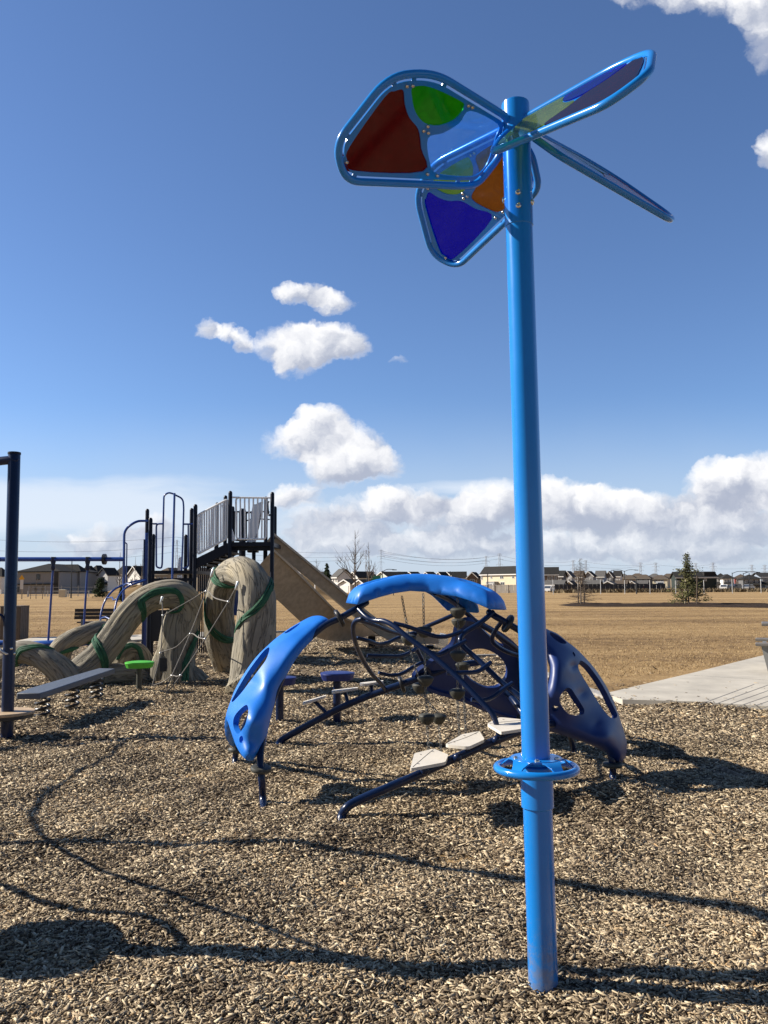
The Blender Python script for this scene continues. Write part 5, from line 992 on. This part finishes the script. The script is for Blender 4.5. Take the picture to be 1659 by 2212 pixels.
mb = MB(); mb.box(f(Wd*.93, -.12, ze*.5), (1.1, .25, ze), rz=-math.radians(8)); mb.build('dark_panel', M_TRIMD, t, smooth=False)
t, f, Wd, Dp, ze = house('house', 'dark grey house with a long flat ridge joined to the right of the grey house', 120, 174, 182, 1285, 1234.5, 1219, 158, 'grey', 'black', 'hip', 8, trim=M_TRIMD)
house('house', 'white and olive house with a hipped dark roof left of the small spruce', 173, 188, 206, 1283, 1239, 1222, 170, 'white', 'black', 'hip', 40, win=[(.25, .72, .2, .25), (.7, .72, .2, .25)], porch=(.5, 1.1, .48))
house('house', 'olive house wall with dark hipped roof between two white gables', 188, 213, 226, 1283, 1239.5, 1221, 176, 'olive', 'black', 'hip', 20)
house('house', 'white gabled house with a dark bracketed gable behind the spruce tree', 212, 236, 250, 1284, 1241, 1228, 164, 'white', 'black', 'gable', 28, win=[(.5, .72, .22, .25)], garage=[(.5, .7, .36, M_DOORW)], trim=M_TRIMD, porch=(.5, 1.0, .46))
house('house', 'grey roofed house behind the tower corner bar', 246, 270, 292, 1280, 1240, 1222, 205, 'lgrey', 'black', 'hip', 30)
house('house', 'bright white gabled house seen between the blue tower bars', 276, 311, 330, 1272, 1243, 1224.5, 158, 'white', 'black', 'gable', 42, win=[(.3, .62, .13, .3), (.68, .62, .13, .3)], porch=None)
house('house', 'dark roofed tan house behind the lower tower deck', 332, 372, 400, 1276, 1241, 1226, 210, 'tan', 'brown', 'hip', 25, win=W2)
house('house', 'tan house with brown hipped roof glimpsed through the tower stair', 380, 432, 470, 1278, 1240, 1225, 220, 'tan', 'brown', 'hip', 25, win=W2)
house('house', 'grey house half hidden by the tan slides', 640, 690, 714, 1262, 1246, 1236, 230, 'lgrey', 'black', 'side', 20)
house('house', 'pale grey house with steep roof right of the dark spruce', 717, 730, 762, 1263, 1246, 1230.5, 150, 'white', 'grey', 'side', 55, win=[(.3, .8, .2, .25), (.75, .8, .2, .25)])
house('garage', 'small white gabled garage left of the bare tree trunk', 734, 757, 768, 1276, 1260, 1253, 140, 'white', 'black', 'gable', 45, garage=[(.5, .75, .75, M_DOORW)], cat='garage')
house('garage', 'small white gabled garage right of the bare tree trunk', 766, 789, 802, 1277, 1262, 1253.5, 138, 'white', 'black', 'gable', 45, garage=[(.5, .75, .75, M_DOORW)], cat='garage')
house('house', 'white gabled house behind the two small garages', 754, 774, 812, 1268, 1247, 1236, 175, 'white', 'black', 'gable', 46, win=W2)
house('house', 'pale mint gabled house left of the row of cream gables', 811, 838, 880, 1272, 1247, 1236.5, 190, 'mint', 'black', 'gable', 46, win=W2)
cg = [('second', 848, 862, 889), ('third', 873, 896, 915)]
for gi, (lb, x0, x1, x2) in enumerate((('cream gable directly right of the mint house', 849, 872, 888), ('cream gable second along above the dome roof', 873, 897, 914), ('cream gable in the middle of the row above the dome roof', 908, 932, 946), ('cream gable fourth along above the dome roof', 938, 957, 966), ('wide cream gable at the right end of the row', 954, 978, 1012))):
    house('house', lb+' with a black roof', x0, x1, x2, 1274, 1248, 1236.5, 196+10*gi, 'cream', 'black', 'gable', 46, win=W2)
house('house', 'grey sided house with white window trims between cream gable and brown gable', 978, 1006, 1012, 1273, 1248, 1236, 198, 'dgrey', 'black', 'side', 5, win=W2)
house('house', 'brown gabled house with a porch just left of the big yellow house', 1010, 1030, 1042, 1273, 1247, 1237, 190, 'brown', 'black', 'gable', 20, win=[(.5, .7, .4, .25)], porch=(.5, .9, .4))
t, f, Wd, Dp, ze = house('house', 'big cream yellow house with black roof beside the blue pole', 1040, 1103, 1122, 1281, 1239.5, 1226, 168, 'cream', 'black', 'side', 50, win=[(.02, .75, .04, .18), (.3, .78, .035, .12), (.60, .78, .08, .16), (.62, .42, .1, .14), (.92, .78, .05, .12)])
mb = MB(); mb.box(f(Wd*.38, -.9, ze*.28), (Wd*.24, 1.8, ze*.5), rz=-math.radians(50)); bay = mb.build('bay', WM['grey'], t, smooth=False); mb = MB(); mb.box(f(Wd*.38, -1.85, ze*.26), (Wd*.18, .12, ze*.3), rz=-math.radians(50)); mb.build('patio_door', M_TRIM, bay, smooth=False); mb = MB(); mb.box(f(Wd*.38, -1.93, ze*.26), (Wd*.14, .06, ze*.24), rz=-math.radians(50)); mb.build('pane', M_GLASS, bay, smooth=False)
house('house', 'dark brown house with tan end wall just right of the blue pole', 1172, 1204, 1212, 1276, 1240, 1226.5, 170, 'brown', 'black', 'side', 12, win=[(.4, .75, .1, .2), (.62, .75, .1, .2), (.85, .75, .12, .25)])
hr = [(1203, 1222, 'dgrey', 'dark grey row house with white balcony'), (1218, 1242, 'lgrey', 'light grey row house with a gable'), (1240, 1264, 'tan', 'tan row house behind the leafless spruce'), (1262, 1290, 'grey', 'grey row house right of the leafless spruce'), (1287, 1312, 'blue', 'blue grey row house'), (1308, 1330, 'dgrey', 'charcoal gabled row house with flat front'), (1326, 1345, 'white', 'row house with bright white bargeboard at the right end of the row')]
for i, (x0, x1, w, lb) in enumerate(hr):
    house('row_house', lb+' ', x0, x0+(x1-x0)*.62, x1, 1274, 1244+(i % 3)*.8, 1234+(i % 2), 180+9*i, w, ('black', 'grey', 'brown')[i % 3], 'gable' if i % 2 else 'side', 30, win=W2, group='row houses beyond the field')
for i, (x0, x1, w, r, lb) in enumerate(((1178, 1226, 'lgrey', 'grey', 'wide pale garage just right of the blue pole'), (1222, 1243, 'tan', 'brown', 'tan garage left of the leafless spruce'), (1262, 1302, 'grey', 'grey', 'grey garage right of the leafless spruce'), (1300, 1334, 'dgrey', 'grey', 'charcoal garage in the middle of the garage row'), (1330, 1358, 'grey', 'brown', 'grey garage with a pale door left of the white van'), (1356, 1380, 'lgrey', 'grey', 'light grey garage with low roof'), (1376, 1402, 'red', 'grey', 'red garage at the end of the garage row'))):
    house('garage', lb, x0, x0+(x1-x0)*.7, x1, 1277, 1263, 1255+(i % 2), 146+8*i, w, r, 'side' if i % 2 == 0 else 'gable', 28, garage=[(.35, .4, .8, M_DOORW if i in (0, 1, 4) else M_DOORG)], group='garages beyond the field', cat='garage')
for x0, xs_, x1, b, e, r, Y, w, rf, k, lb in ((1344, 1368, 1380, 1272, 1249, 1242, 240, 'tan', 'brown', 'hip', 'tan house with brown hipped roof left of the red garage'), (1376, 1400, 1412, 1271, 1249, 1241, 235, 'dgrey', 'brown', 'hip', 'dark house with brown hipped roof behind the red garage'), (1406, 1436, 1452, 1272, 1250, 1242, 238, 'cream', 'brown', 'hip', 'cream house with brown hipped roof left of the dark green house'), (1400, 1420, 1430, 1262, 1246, 1239, 330, 'lgrey', 'grey', 'hip', 'distant light grey house over the brown hipped roofs'), (1330, 1352, 1362, 1262, 1246, 1239.5, 340, 'lgrey', 'grey', 'hip', 'distant light grey house right of the row houses'), (1362, 1384, 1394, 1262, 1245, 1238.5, 345, 'white', 'brown', 'hip', 'distant white house over the tan roofs'), (1432, 1456, 1462, 1262, 1246, 1239, 320, 'tan', 'brown', 'hip', 'distant tan house left of the dark green house')):
    house('house', lb, x0, xs_, x1, b, e, r, Y, w, rf, k, 30, win=W2)
t, f, Wd, Dp, ze = house('house', 'big dark green house with black roof behind the right spruce', 1462, 1546, 1556, 1277, 1247, 1236.5, 165, 'green', 'black', 'side', 4, win=[(.05, .55, .06, .3), (.5, .75, .05, .12), (.72, .78, .05, .14)])
mb = MB(); mb.box(f(Wd*.84, Dp*.4, ze+1.0), (Wd*.3, 4, 1.1)); mb.build('roof_block', RM['black'], t, smooth=False)
mb = MB(); mb.box(f(Wd*1.06, -.8, ze*.35), (2.6, 1.6, .2)); mb.build('porch_roof', RM['black'], t, smooth=False); mb = MB(); mb.box(f(Wd*1.12, -1.4, ze*.17), (.5, .3, ze*.34)); mb.build('porch_pillar', WM['tan'], t, smooth=False)
for x0, xs_, x1, b, e, r, Y, w, rf, k, yw, lb in ((1548, 1566, 1578, 1275, 1247, 1238, 190, 'dgrey', 'black', 'hip', 20, 'dark house with a flat porch right of the green house'), (1563, 1584, 1596, 1275, 1249, 1240, 186, 'white', 'black', 'hip', 12, 'white walled house with black hipped roof'), (1588, 1612, 1622, 1272, 1248, 1240, 215, 'red', 'brown', 'hip', 20, 'red house behind the dark porch house'), (1606, 1640, 1650, 1277, 1250, 1241, 172, 'dgrey', 'black', 'hip', 10, 'charcoal house with three windows near the right frame edge'), (1646, 1668, 1690, 1277, 1247, 1238, 174, 'blue', 'black', 'side', 10, 'blue and white house cut by the right frame edge')):
    house('house', lb, x0, xs_, x1, b, e, r, Y, w, rf, k, yw, win=W3, garage=[(.5, .4, .3, M_DOORW)], porch=(.5, .9, .42))
tb = house('tower_block', 'tiny bluish high rise block on the horizon above the row of cream gables', 925, 930, 933, 1262, 1236, 1234.5, 1500, 'blue', 'grey', 'hip', 20, group=None, cat='building')
# ------------------------------------------------------------ fences, low rail, white posts
def fence(label, x0, x1, Ya, Yb, h, m, ys=1280, picket=None, see=False, rails=2):
    Ya, Yb = Ya*1.14, Yb*1.14; a, b = at(x0, ys, Ya), at(x1, ys, Yb); a.z = b.z = 0; t = thing('fence', label, 'fence', a); d = b-a; L_ = d.length; u = d.normalized(); ang = math.atan2(u.y, u.x)
    if not see:
        mb = MB(); n = int(L_/.9)
        for i in range(n): c = a+d*((i+.5)/n); mb.box((c.x, c.y, h/2-.1), (L_/n-.05, .03, h+.2+.04*math.sin(i*2.7)), rz=ang)
        mb.build('board_panel', m, t, smooth=False)
    np_ = max(2, int(L_/(2.6 if not see else 3.4)))
    for i in range(min(np_+1, 60)):
        c = a+d*(i/np_); mb = MB(); mb.box((c.x, c.y-.04, h/2-.05), (.12, .12, h+.15), rz=ang); mb.build('fence_post', m, t, smooth=False)
    for k in range(rails):
        z = h*(.25+.6*k/max(1, rails-1)) if rails > 1 else h*.95; c = (a+b)/2; mb = MB(); mb.box((c.x, c.y+.03, z), (L_, .05, .09), rz=ang); mb.build('rail', m, t, smooth=False)
    return t
M_FW = mat('weathered_fence', (.5, .46, .4), .8, var=.15, vscale=.8); M_FD = mat('dark_fence', (.06, .06, .063), .8, var=.15, vscale=.6); M_FG = mat('galvanised_fence', (.3, .31, .32), .5); M_FR = mat('white_rail_wood', (.5, .5, .48), .7)
fence('weathered pale board fence below the big yellow house', 1038, 1128, 163, 160, 1.75, M_FW)
fence('long charcoal board fence behind the leafless spruce', 1199, 1437, 160, 158, 1.8, M_FD)
fence('grey wire fence in front of the long dark grey house', 62, 205, 148, 146, 2.1, M_FG, see=True, rails=3)
fence('low white rail fence at the edge of the field left of the spruce', 60, 192, 142, 140, 1.1, M_FR, see=True, rails=2)
fence('dark wire fence behind the bare tree and garages', 772, 850, 134, 132, 2.0, M_FD, see=True, rails=3)
fence('grey low fence right of the charcoal board fence', 1440, 1480, 162, 162, 1.2, M_FG, see=True, rails=2)
M_PW = mat('pale_field_post', (.55, .55, .54), .5)
for x, y0, lb in ((1194.5, 1252, 'pale thin post nearest the blue pole'), (1297, 1252, 'pale thin post between leafless spruce and white van'), (1349, 1253, 'pale thin post left of the white van'), (1403.5, 1253, 'pale thin post at the red garage'), (1459, 1254, 'pale thin post left of the green spruce'), (1520, 1253, 'pale thin post right of the green spruce'), (1581, 1251, 'pale thin post in front of the white walled house'), (1643, 1251, 'pale thin post nearest the right frame edge'), (1248, 1248, 'short pale stake beside the leafless spruce')):
    p = at(x, y0, 150); mb = MB(); mb.lathe((p.x, 150, -.1), [(.06, 0), (.055, p.z+.05), (.03, p.z+.1)], 8); tag(mb.build('field_post', M_PW), lb, 'post', 'pale posts along the far field edge')
# brush along the field edge
def brush_pts(n):
    X = rng.uniform(36, 96, n); Y = 176+rng.normal(0, 2.0, n)+.02*X; return X, Y
blades('dry_brush', 5000, brush_pts, .3, 1.0, islandmat('dry_brush_blade', [(.06, .045, .03), (.15, .115, .07), (.24, .185, .11)]), 'dry brown brush along the far edge of the field')
# ------------------------------------------------------------ trees
M_TRK = mat('bare_bark', (.14, .115, .095), .9, var=.2, vscale=5); M_TRKW = mat('pale_bark', (.5, .45, .38), .9, var=.2, vscale=8); M_NEED = islandmat('spruce_needles', [(.016, .03, .018), (.035, .055, .028), (.075, .095, .04)]); M_NEEDO = islandmat('olive_needles', [(.045, .05, .02), (.10, .10, .038), (.18, .165, .07)]); M_DEAD = mat('dead_twig', (.12, .09, .065), .9)
def bare(label, px, pyb, pyt, Y, spread=.28, seed=1, levels=4, m=None, lean=0, n0=9, zb=0):
    R = random.Random(seed); b = at(px, pyb, Y); b.z = min(b.z, zb) if zb == 0 else b.z; top = at(px, pyt, Y).z; H = top-b.z; t = thing('bare_tree', label, 'tree', b, 'bare trees in the park'); tr, cw = MB(), MB()
    pts = [b+Vector((lean*i/8+R.uniform(-.02, .02)*H*.3, R.uniform(-.02, .02)*H*.3, H*i/8*.97)) for i in range(9)]; r0 = H*.014
    tr.tube(pts, [r0*(1-.9*i/8)+.006 for i in range(9)], 7)
    def br(p, d, L_, r, lv):
        q = [p]; 
        for i in range(3): d = (d+Vector((R.uniform(-.16, .16), R.uniform(-.16, .16), R.uniform(.0, .22)))).normalized(); q.append(q[-1]+d*L_/3)
        cw.tube(q, [r, r*.75, r*.5, r*.25], 4, cap=False)
        if lv > 0:
            for i in range(R.randint(2, 4)):
                k = R.randint(1, 3); dd = (d+Vector((R.uniform(-.8, .8), R.uniform(-.8, .8), R.uniform(-.1, .6)))).normalized(); br(q[k], dd, L_*R.uniform(.4, .7), r*.55, lv-1)
    for i in range(n0*2):
        f = R.uniform(.25, .95); p = b+(pts[int(f*8)]-b); a = R.uniform(0, 2*PI); d = Vector((math.cos(a)*.75, math.sin(a)*.75, R.uniform(.6, 1.1))).normalized(); br(p, d, H*spread*(1.15-f)*R.uniform(.7, 1.2), r0*(1.1-f)*.6+.004, levels-2)
    tr.build('trunk', m or M_TRK, t); cw.build('crown', m or M_TRK, t, fix=False); return t
bare('tall slender bare tree behind the left end of the dome roof', 767, 1281, 1141, 105, .3, 3, 4, n0=10)
bare('smaller pale bare tree just right of the tall bare tree', 797, 1277, 1168, 112, .28, 5, 4, n0=8)
bare('thin bare tree beside the dark spruce behind the slides', 684, 1258, 1205, 150, .32, 8, 4, n0=10)
bare('thin bare tree seen above the top of the slide', 611, 1240, 1160, 118, .25, 9, 4, n0=9)
for i, (x, yb, yt) in enumerate(((66, 1283, 1248), (92, 1284, 1243), (78, 1283, 1240), (258, 1280, 1190), (263, 1281, 1205), (291, 1278, 1200), (306, 1274, 1186), (386, 1272, 1196))):
    lb = ('thin young bare tree before the grey house, leftmost', 'thin young bare tree before the grey house, rightmost', 'thin young bare tree before the grey house, middle one', 'thin tall bare sapling left of the blue corner bar', 'thin bare sapling close behind the blue corner bar', 'bare sapling in front of the white gabled house', 'bare sapling beside the tower posts', 'bare sapling seen through the lower tower deck')[i]
    bare(lb, x, yb, yt, 128+i, .17, 20+i, 3, n0=8)
def conifer(label, px, pyb, pyt, Y, wpx, seed, needles, base=.06, whorls=26, dens=26, cut=None, sz=.11, trunkm=None, twig=1, prof_t=((0, .8), (.12, 1), (.5, .55), (1, .04))):
    R = random.Random(seed); b = G(px, pyb) if Y is None else at(px, pyb, Y); Y = b.y; H = at(px, pyt, Y).z-b.z; rad = wpx*Y/FPX/2; t = thing('spruce_tree' if needles else 'dead_spruce', label, 'tree', b); tr, cw, fo = MB(), MB(), MB()
    tr.tube([b, b+Vector((.02, 0, H*.5)), b+Vector((0, 0, H))], [H*.016, H*.011, .008], 8); tr.build('trunk', trunkm or M_TRK, t)
    for w in range(whorls):
        f = base+(1-base)*(w/whorls)**.92; prof = float(np.interp(f, [q[0] for q in prof_t], [q[1] for q in prof_t]))
        n = R.randint(5, 8) if f < .8 else 4
        for k in range(n):
            a = R.uniform(0, 2*PI); L_ = rad*prof*R.uniform(.6, 1.12)+.05; d = Vector((math.cos(a), math.sin(a), R.uniform(-.22, .1)+.5*f*f)); p = b+Vector((0, 0, H*f)); q = [p, p+d*L_*.5+Vector((0, 0, -.03*L_)), p+d*L_+Vector((0, 0, .06*L_))]
            cw.tube(q, [.016*H/4, .011*H/4, .004], 4, cap=False)
            nn = int(dens*(.2+1.1*L_/rad)) if needles else 0
            for i in range(nn):
                s = R.uniform(.12, 1.04); c = q[0].lerp(q[1], s*2) if s < .5 else q[1].lerp(q[2], s*2-1); c = c+Vector((R.gauss(0, .06), R.gauss(0, .06), R.gauss(0, .045)))*rad; u = Vector((R.uniform(-1, 1), R.uniform(-1, 1), R.uniform(-.5, .7))).normalized()*sz*R.uniform(.6, 1.4); v = u.orthogonal().normalized()*sz*.34
                fo.add([c-v, c+v, c+u*1.1+v*.2, c+u-v*.2], [(0, 1, 2, 3)])
            if not needles:
                for i in range(int(7*twig*(.4+L_/rad))):
                    s = R.uniform(.2, 1); c = q[0].lerp(q[2], s); u = Vector((R.uniform(-1, 1)+d.x, R.uniform(-1, 1)+d.y, R.uniform(-.6, .3))).normalized()*R.uniform(.12, .32)*rad; cw.tube([c, c+u*.6, c+u], [.008, .006, .003], 3, cap=False)
    cw.build('branches', M_DEAD if not needles else M_TRK, t, fix=False)
    if needles: fo.build('crown', needles, t, False, fix=False)
    return t
conifer('green spruce with a thin leader on the mulch strip at the right', 1488, 1307, 1195, None, 94, 4, M_NEEDO, .10, 32, 24, sz=.13, prof_t=((0, .8), (.1, 1), (.3, .74), (.45, .42), (.53, .26), (.585, .2), (.6, .55), (.64, .5), (.67, .16), (.75, .14), (.8, .10), (1, .05)))
conifer('nearly leafless spruce with a pale trunk on the mulch strip', 1255, 1307, 1206, None, 86, 6, None, .10, 30, trunkm=M_TRK, prof_t=((0, .5), (.1, 1), (.24, .85), (.34, .42), (.5, .32), (.7, .2), (1, .05)), twig=.5)
conifer('small dark spruce in front of the olive house at left', 216, 1290, 1248, 105, 38, 9, M_NEED, .08, 20, 26, sz=.14)
conifer('dark spruce right of the slides beside the grey house', 706, 1258, 1217, 140, 20, 12, M_NEED, .05, 20, 26, sz=.2)
conifer('low dark spruce behind the blue corner bar', 262, 1300, 1262, 95, 20, 14, M_NEED, .05, 14, 22, sz=.12)
M_STK = mat('stake_brown', (.09, .065, .045), .8); M_STKP = mat('stake_pale', (.45, .38, .27), .8)
for x, yb, yt, m, lb in ((1249, 1306, 1245, M_STK, 'brown stake left of the leafless spruce'), (1262, 1306, 1270, M_STK, 'short brown stake right of the leafless spruce'), (1480, 1307, 1246, M_STKP, 'pale stake behind the green spruce'), (1505, 1308, 1244, M_STK, 'brown stake right of the green spruce')):
    b = G(x, yb); tp = at(x+1, yt, b.y); mb = MB(); mb.tube([b-Vector((0, 0, .1)), tp], .055, 8); tag(mb.build('tree_stake', m), lb, 'stake', 'tree stakes')
# ------------------------------------------------------------ pylons, wires, lamp posts, signs
M_PYL = mat('hazed_pylon_steel', (.36, .38, .42), .6); M_WIRE = mat('wire_grey', (.2, .21, .23), .6); M_LAMP = mat('lamp_post_dark', (.035, .037, .04), .5)  # pylon grey is paled: distance haze put into the colour
def pylon(label, px, pyt, pyb, Y, wpx=7):
    b = at(px, pyb, Y); zt = at(px, pyt, Y).z; sc = Y/FPX; hw = wpx*sc/2; t = thing('pylon', label, 'power pylon', (b.x, Y, 0), 'power pylons on the horizon'); mb = MB(); w0, w1 = hw*.62, hw*.28; r = sc*.24
    L4 = [(-1, -1), (1, -1), (1, 1), (-1, 1)]; n = 7
    P = lambda k, f: Vector((b.x+L4[k % 4][0]*(w0+(w1-w0)*f), Y+L4[k % 4][1]*(w0+(w1-w0)*f), zt*f))
    for k in range(4):
        mb.tube([P(k, 0), P(k, 1)], r, 4)
        for i in range(n): mb.tube([P(k, i/n), P(k+1, (i+1)/n)], r*.6, 3, cap=False)
    mb.build('lattice_mast', M_PYL, t, fix=False)
    for f, w in ((.97, .7), (.82, 1.15), (.67, 1.0)):
        mb = MB(); z = zt*f; mb.tube([(b.x-hw*w*1.5, Y, z), (b.x, Y, z+zt*.015), (b.x+hw*w*1.5, Y, z)], r, 4)
        for s in (-1, 1): mb.tube([(b.x+s*hw*w*1.5, Y, z), (b.x+s*hw*w*1.5, Y, z-zt*.045)], r*.8, 4)
        mb.build('cross_arm', M_PYL, t, fix=False)
    return t
PY = [(381, 1166, 1240, 430, 'pylon seen between the fire pole and tower loops'), (791, 1188, 1240, 560, 'pylon just right of the bare trees'), (823, 1187, 1240, 560, 'pylon standing clear left of the dome top'), (1050.5, 1201, 1240, 700, 'pylon above the brown gable'), (1079.5, 1195, 1240, 700, 'pylon above the yellow house roof'), (1239, 1210, 1240, 800, 'pylon left of the leafless spruce top'), (1266, 1210, 1242, 820, 'pylon right of the leafless spruce top'), (1384, 1215, 1242, 900, 'pylon over the tan roofs'), (1417, 1215, 1242, 900, 'pylon over the cream house'), (1503.5, 1216, 1243, 950, 'pylon right of the green spruce top'), (1541, 1215, 1243, 950, 'pylon over the dark green house'), (1625, 1220, 1244, 1000, 'pylon over the red house'), (1652.5, 1220, 1244, 1000, 'pylon nearest the right frame edge')]
for px, yt, yb, Y, lb in PY: pylon(lb, px, yt, yb, Y, 9 if Y > 500 else 10)
def wire(pts, r=.03):
    P = PL(pts); mb = MB()
    for i in range(len(P)-1):
        a, b = P[i], P[i+1]; L_ = (b-a).length; mb.tube([a.lerp(b, k/12)-Vector((0, 0, L_*.022*4*(k/12)*(1-k/12))) for k in range(13)], r, 4, cap=False)
    return mb
wl = [[(-40, 1164, 400), (381, 1160, 430), (791, 1192, 560)], [(-40, 1188, 400), (381, 1178, 430), (791, 1200, 560)], [(-40, 1212, 400), (381, 1192, 430), (791, 1206, 560)], [(823, 1190, 560), (1050, 1204, 700)], [(823, 1198, 560), (1050, 1210, 700)], [(823, 1206, 560), (1050, 1216, 700)], [(823, 1194, 560), (1079, 1200, 700)], [(823, 1202, 560), (1079, 1207, 700)], [(1079, 1200, 700), (1239, 1213, 800)], [(1079, 1208, 700), (1266, 1218, 820)], [(1266, 1214, 820), (1417, 1218, 900)], [(1239, 1220, 800), (1384, 1223, 900)], [(1417, 1220, 900), (1541, 1219, 950)], [(1503, 1224, 950), (1625, 1226, 1000)]]
for i, w_ in enumerate(wl): tag(wire(w_, .055 if i < 3 else .07).build('power_line', M_WIRE, fix=False), ('thin grey power line crossing the sky at left, high above the overhead beam', 'thin grey power line crossing the sky at left, just above the overhead beam', 'thin grey power line behind the overhead beam')[i] if i < 3 else 'thin grey power line strung between distant pylons', 'power line', 'power lines strung between the pylons')
def lamp(label, px, pyb, pyt, Y, arm=0, dbl=False):
    b = at(px, pyb, Y); zt = at(px, pyt, Y).z; t = thing('lamp_post', label, 'lamp post', (b.x, Y, 0), 'lamp posts beyond the field'); mb = MB(); mb.tube([(b.x, Y, -.1), (b.x, Y, zt)], [.13, .08], 8); mb.build('pole', M_LAMP, t)
    for s in ((1, -1) if dbl else (1,)):
        if arm:
            mb = MB(); mb.tube(cr([(b.x, Y, zt-.2), (b.x+s*arm*.4, Y, zt+.25), (b.x+s*arm, Y, zt+.2)], 5), .06, 6); mb.build('arm', M_LAMP, t)
            mb = MB(); mb.box((b.x+s*arm, Y, zt+.15), (.8, .3, .14)); mb.build('lamp_head', M_LAMP, t)
lamp('dark lamp post before the grey house gap', 153.5, 1284, 1212, 140, 0); lamp('dark lamp post left of the small spruce', 186, 1284, 1219, 138, 0); lamp('dark lamp post with arm left of the cream gables', 826, 1275, 1233, 150, 2.2); lamp('thin dark pole by the mint house', 807, 1275, 1233, 150, 0); lamp('thin dark pole before the mint house', 771.5+22, 1275, 1240, 150, 0); lamp('thin dark pole left of the wide cream gable', 973, 1275, 1234, 150, 0); lamp('thin dark pole before the yellow house', 1054, 1280, 1238, 150, 0); lamp('dark lamp post with an arm above the white van', 1350, 1270, 1233, 210, 3, True); lamp('dark double armed lamp post near the white walled house', 1583, 1274, 1237, 180, 3.2); lamp('dark lamp post right of the red house', 1607, 1276, 1238, 178, 3.2, False); lamp('dark lamp post before the charcoal house', 1620, 1276, 1238, 178, 0); lamp('thin dark pole at the far fence', 1375, 1277, 1250, 150, 0)
sg = at(47.5, 1281, 132); t = thing('park_sign', 'yellow diamond sign above a white plate on a wooden post', 'sign', (sg.x, 132, 0))
mb = MB(); mb.box((sg.x, 132, 1.2), (.12, .12, 2.6)); mb.build('post', M_STKP, t); c = at(47.5, 1250, 132)
M_YEL = mat('sign_yellow', (.85, .42, .02), .5); mb = MB(); mb.prism([c+Vector((0, -.1, .62)), c+Vector((-.42, -.1, 0)), c+Vector((0, -.1, -.62)), c+Vector((.42, -.1, 0))], (0, .03, 0)); mb.build('diamond_plate', M_YEL, t, smooth=False); c = at(47.5, 1262.5, 132); mb = MB(); mb.box((c.x, 131.9, c.z), (.5, .03, 1.5)); mb.build('white_plate', M_TRIM, t, smooth=False)
c = at(273*.23*.0+136, 1280, 139); mb = MB(); mb.box((c.x, 139, .75), (1.1, .8, 1.3), bev=.06); tag(mb.build('utility_box', WM['cream']), 'small cream utility box behind the low white rail', 'utility box')
c = at(812, 1250, 128); t = thing('green_sign', 'green mesh board on a thin pole left of the dome roof', 'sign', (c.x, 128, 0)); mb = MB(); mb.box((c.x, 128, c.z), (1.5, .05, .9)); mb.build('board', mat('sign_green', (.03, .26, .16), .6), t, smooth=False); mb = MB(); mb.tube([(c.x, 128.06, 0), (c.x, 128.06, c.z+1)], .05, 6); mb.build('pole', M_LAMP, t)
c = at(680.5, 1281, 100); t = thing('goal_post', 'white soccer goal frame glimpsed between the two slides', 'goal', (c.x, 100, 0)); z_ = at(680, 1238, 100).z
mb = MB(); mb.tube([(c.x, 100, 0), (c.x, 100, z_)], .07, 8); mb.build('upright', M_WHITE, t); mb = MB(); mb.tube([(c.x, 100, z_), (c.x-4.5, 101, z_)], .07, 8); mb.build('crossbar', M_WHITE, t); mb = MB(); mb.tube([(c.x-4.5, 101, 0), (c.x-4.5, 101, z_)], .07, 8); mb.build('upright', M_WHITE, t)
# parked vehicles, a few pixels each
def car(label, px, Y, L_, h, m, box=False, rz=1.0):
    c = at(px, 1276, Y); t = thing('parked_car' if not box else 'parked_van', label, 'car' if not box else 'van', (c.x, Y, 0), None); u = Vector((math.cos(rz), math.sin(rz), 0)); w = Vector((-u.y, u.x, 0)); e = lambda x, y, z: Vector((c.x, Y, 0))+u*(x*L_)+w*y+Vector((0, 0, z*h))
    prof = [(-.5, .2), (.5, .2), (.5, .55), (.33, .6), (.2, .98), (-.25, 1), (-.42, .6), (-.5, .55)] if not box else [(-.5, .15), (.5, .15), (.52, .5), (.46, 1), (-.42, 1), (-.5, .55)]
    mb = MB(); mb.prism([e(x, -.9, z) for x, z in prof], w*1.8); mb.build('body', m, t, angle=25)
    for s_ in (-1, 1): mb = MB(); mb.prism([e(x, .9*s_, z) for x, z in [(-.34, .62), (.26, .62), (.17, .92), (-.23, .93)]], w*(.03*s_)); mb.build('window', M_GLASS, t, smooth=False)
    mb = MB(); mb.prism([e(-.43, -.75, .62)-u*.02, e(-.43, .75, .62)-u*.02, e(-.28, .7, .95)-u*.04, e(-.28, -.7, .95)-u*.04] if not box else [e(-.505, -.75, .58), e(-.505, .75, .58), e(-.44, .7, .9), e(-.44, -.7, .9)], -u*.05); mb.build('windscreen', M_GLASS, t, smooth=False)
    for x in (-.3, .3):
        for s_ in (-1, 1): mb = MB(); mb.lathe(e(x, .9*s_, 0)+Vector((0, 0, .33)), [(.1, -.2), (.33, -.2), (.33, .03), (.1, .03)], 14, w*s_); mb.build('wheel', M_BLK, t)
M_CW = mat('car_white', (.75, .75, .74), .25, coat=.5); M_CD = mat('car_dark', (.03, .032, .036), .25, coat=.5); M_CS = mat('car_silver', (.45, .46, .48), .25, metal=.4)
car('white van parked nose on behind the charcoal fence', 1426, 226, 5.2, 2.4, M_CW, True, 1.3); car('white car parked before the white walled house', 1566, 225, 4.6, 1.5, M_CW); car('dark car parked before the white walled house', 1590, 228, 5.0, 1.7, M_CD, False, .7); car('silver car parked before the charcoal house', 1617, 226, 4.6, 1.5, M_CS, False, .8); car('white car parked behind the pale board fence just right of the blue pole', 1188, 200, 4.4, 1.5, M_CW)
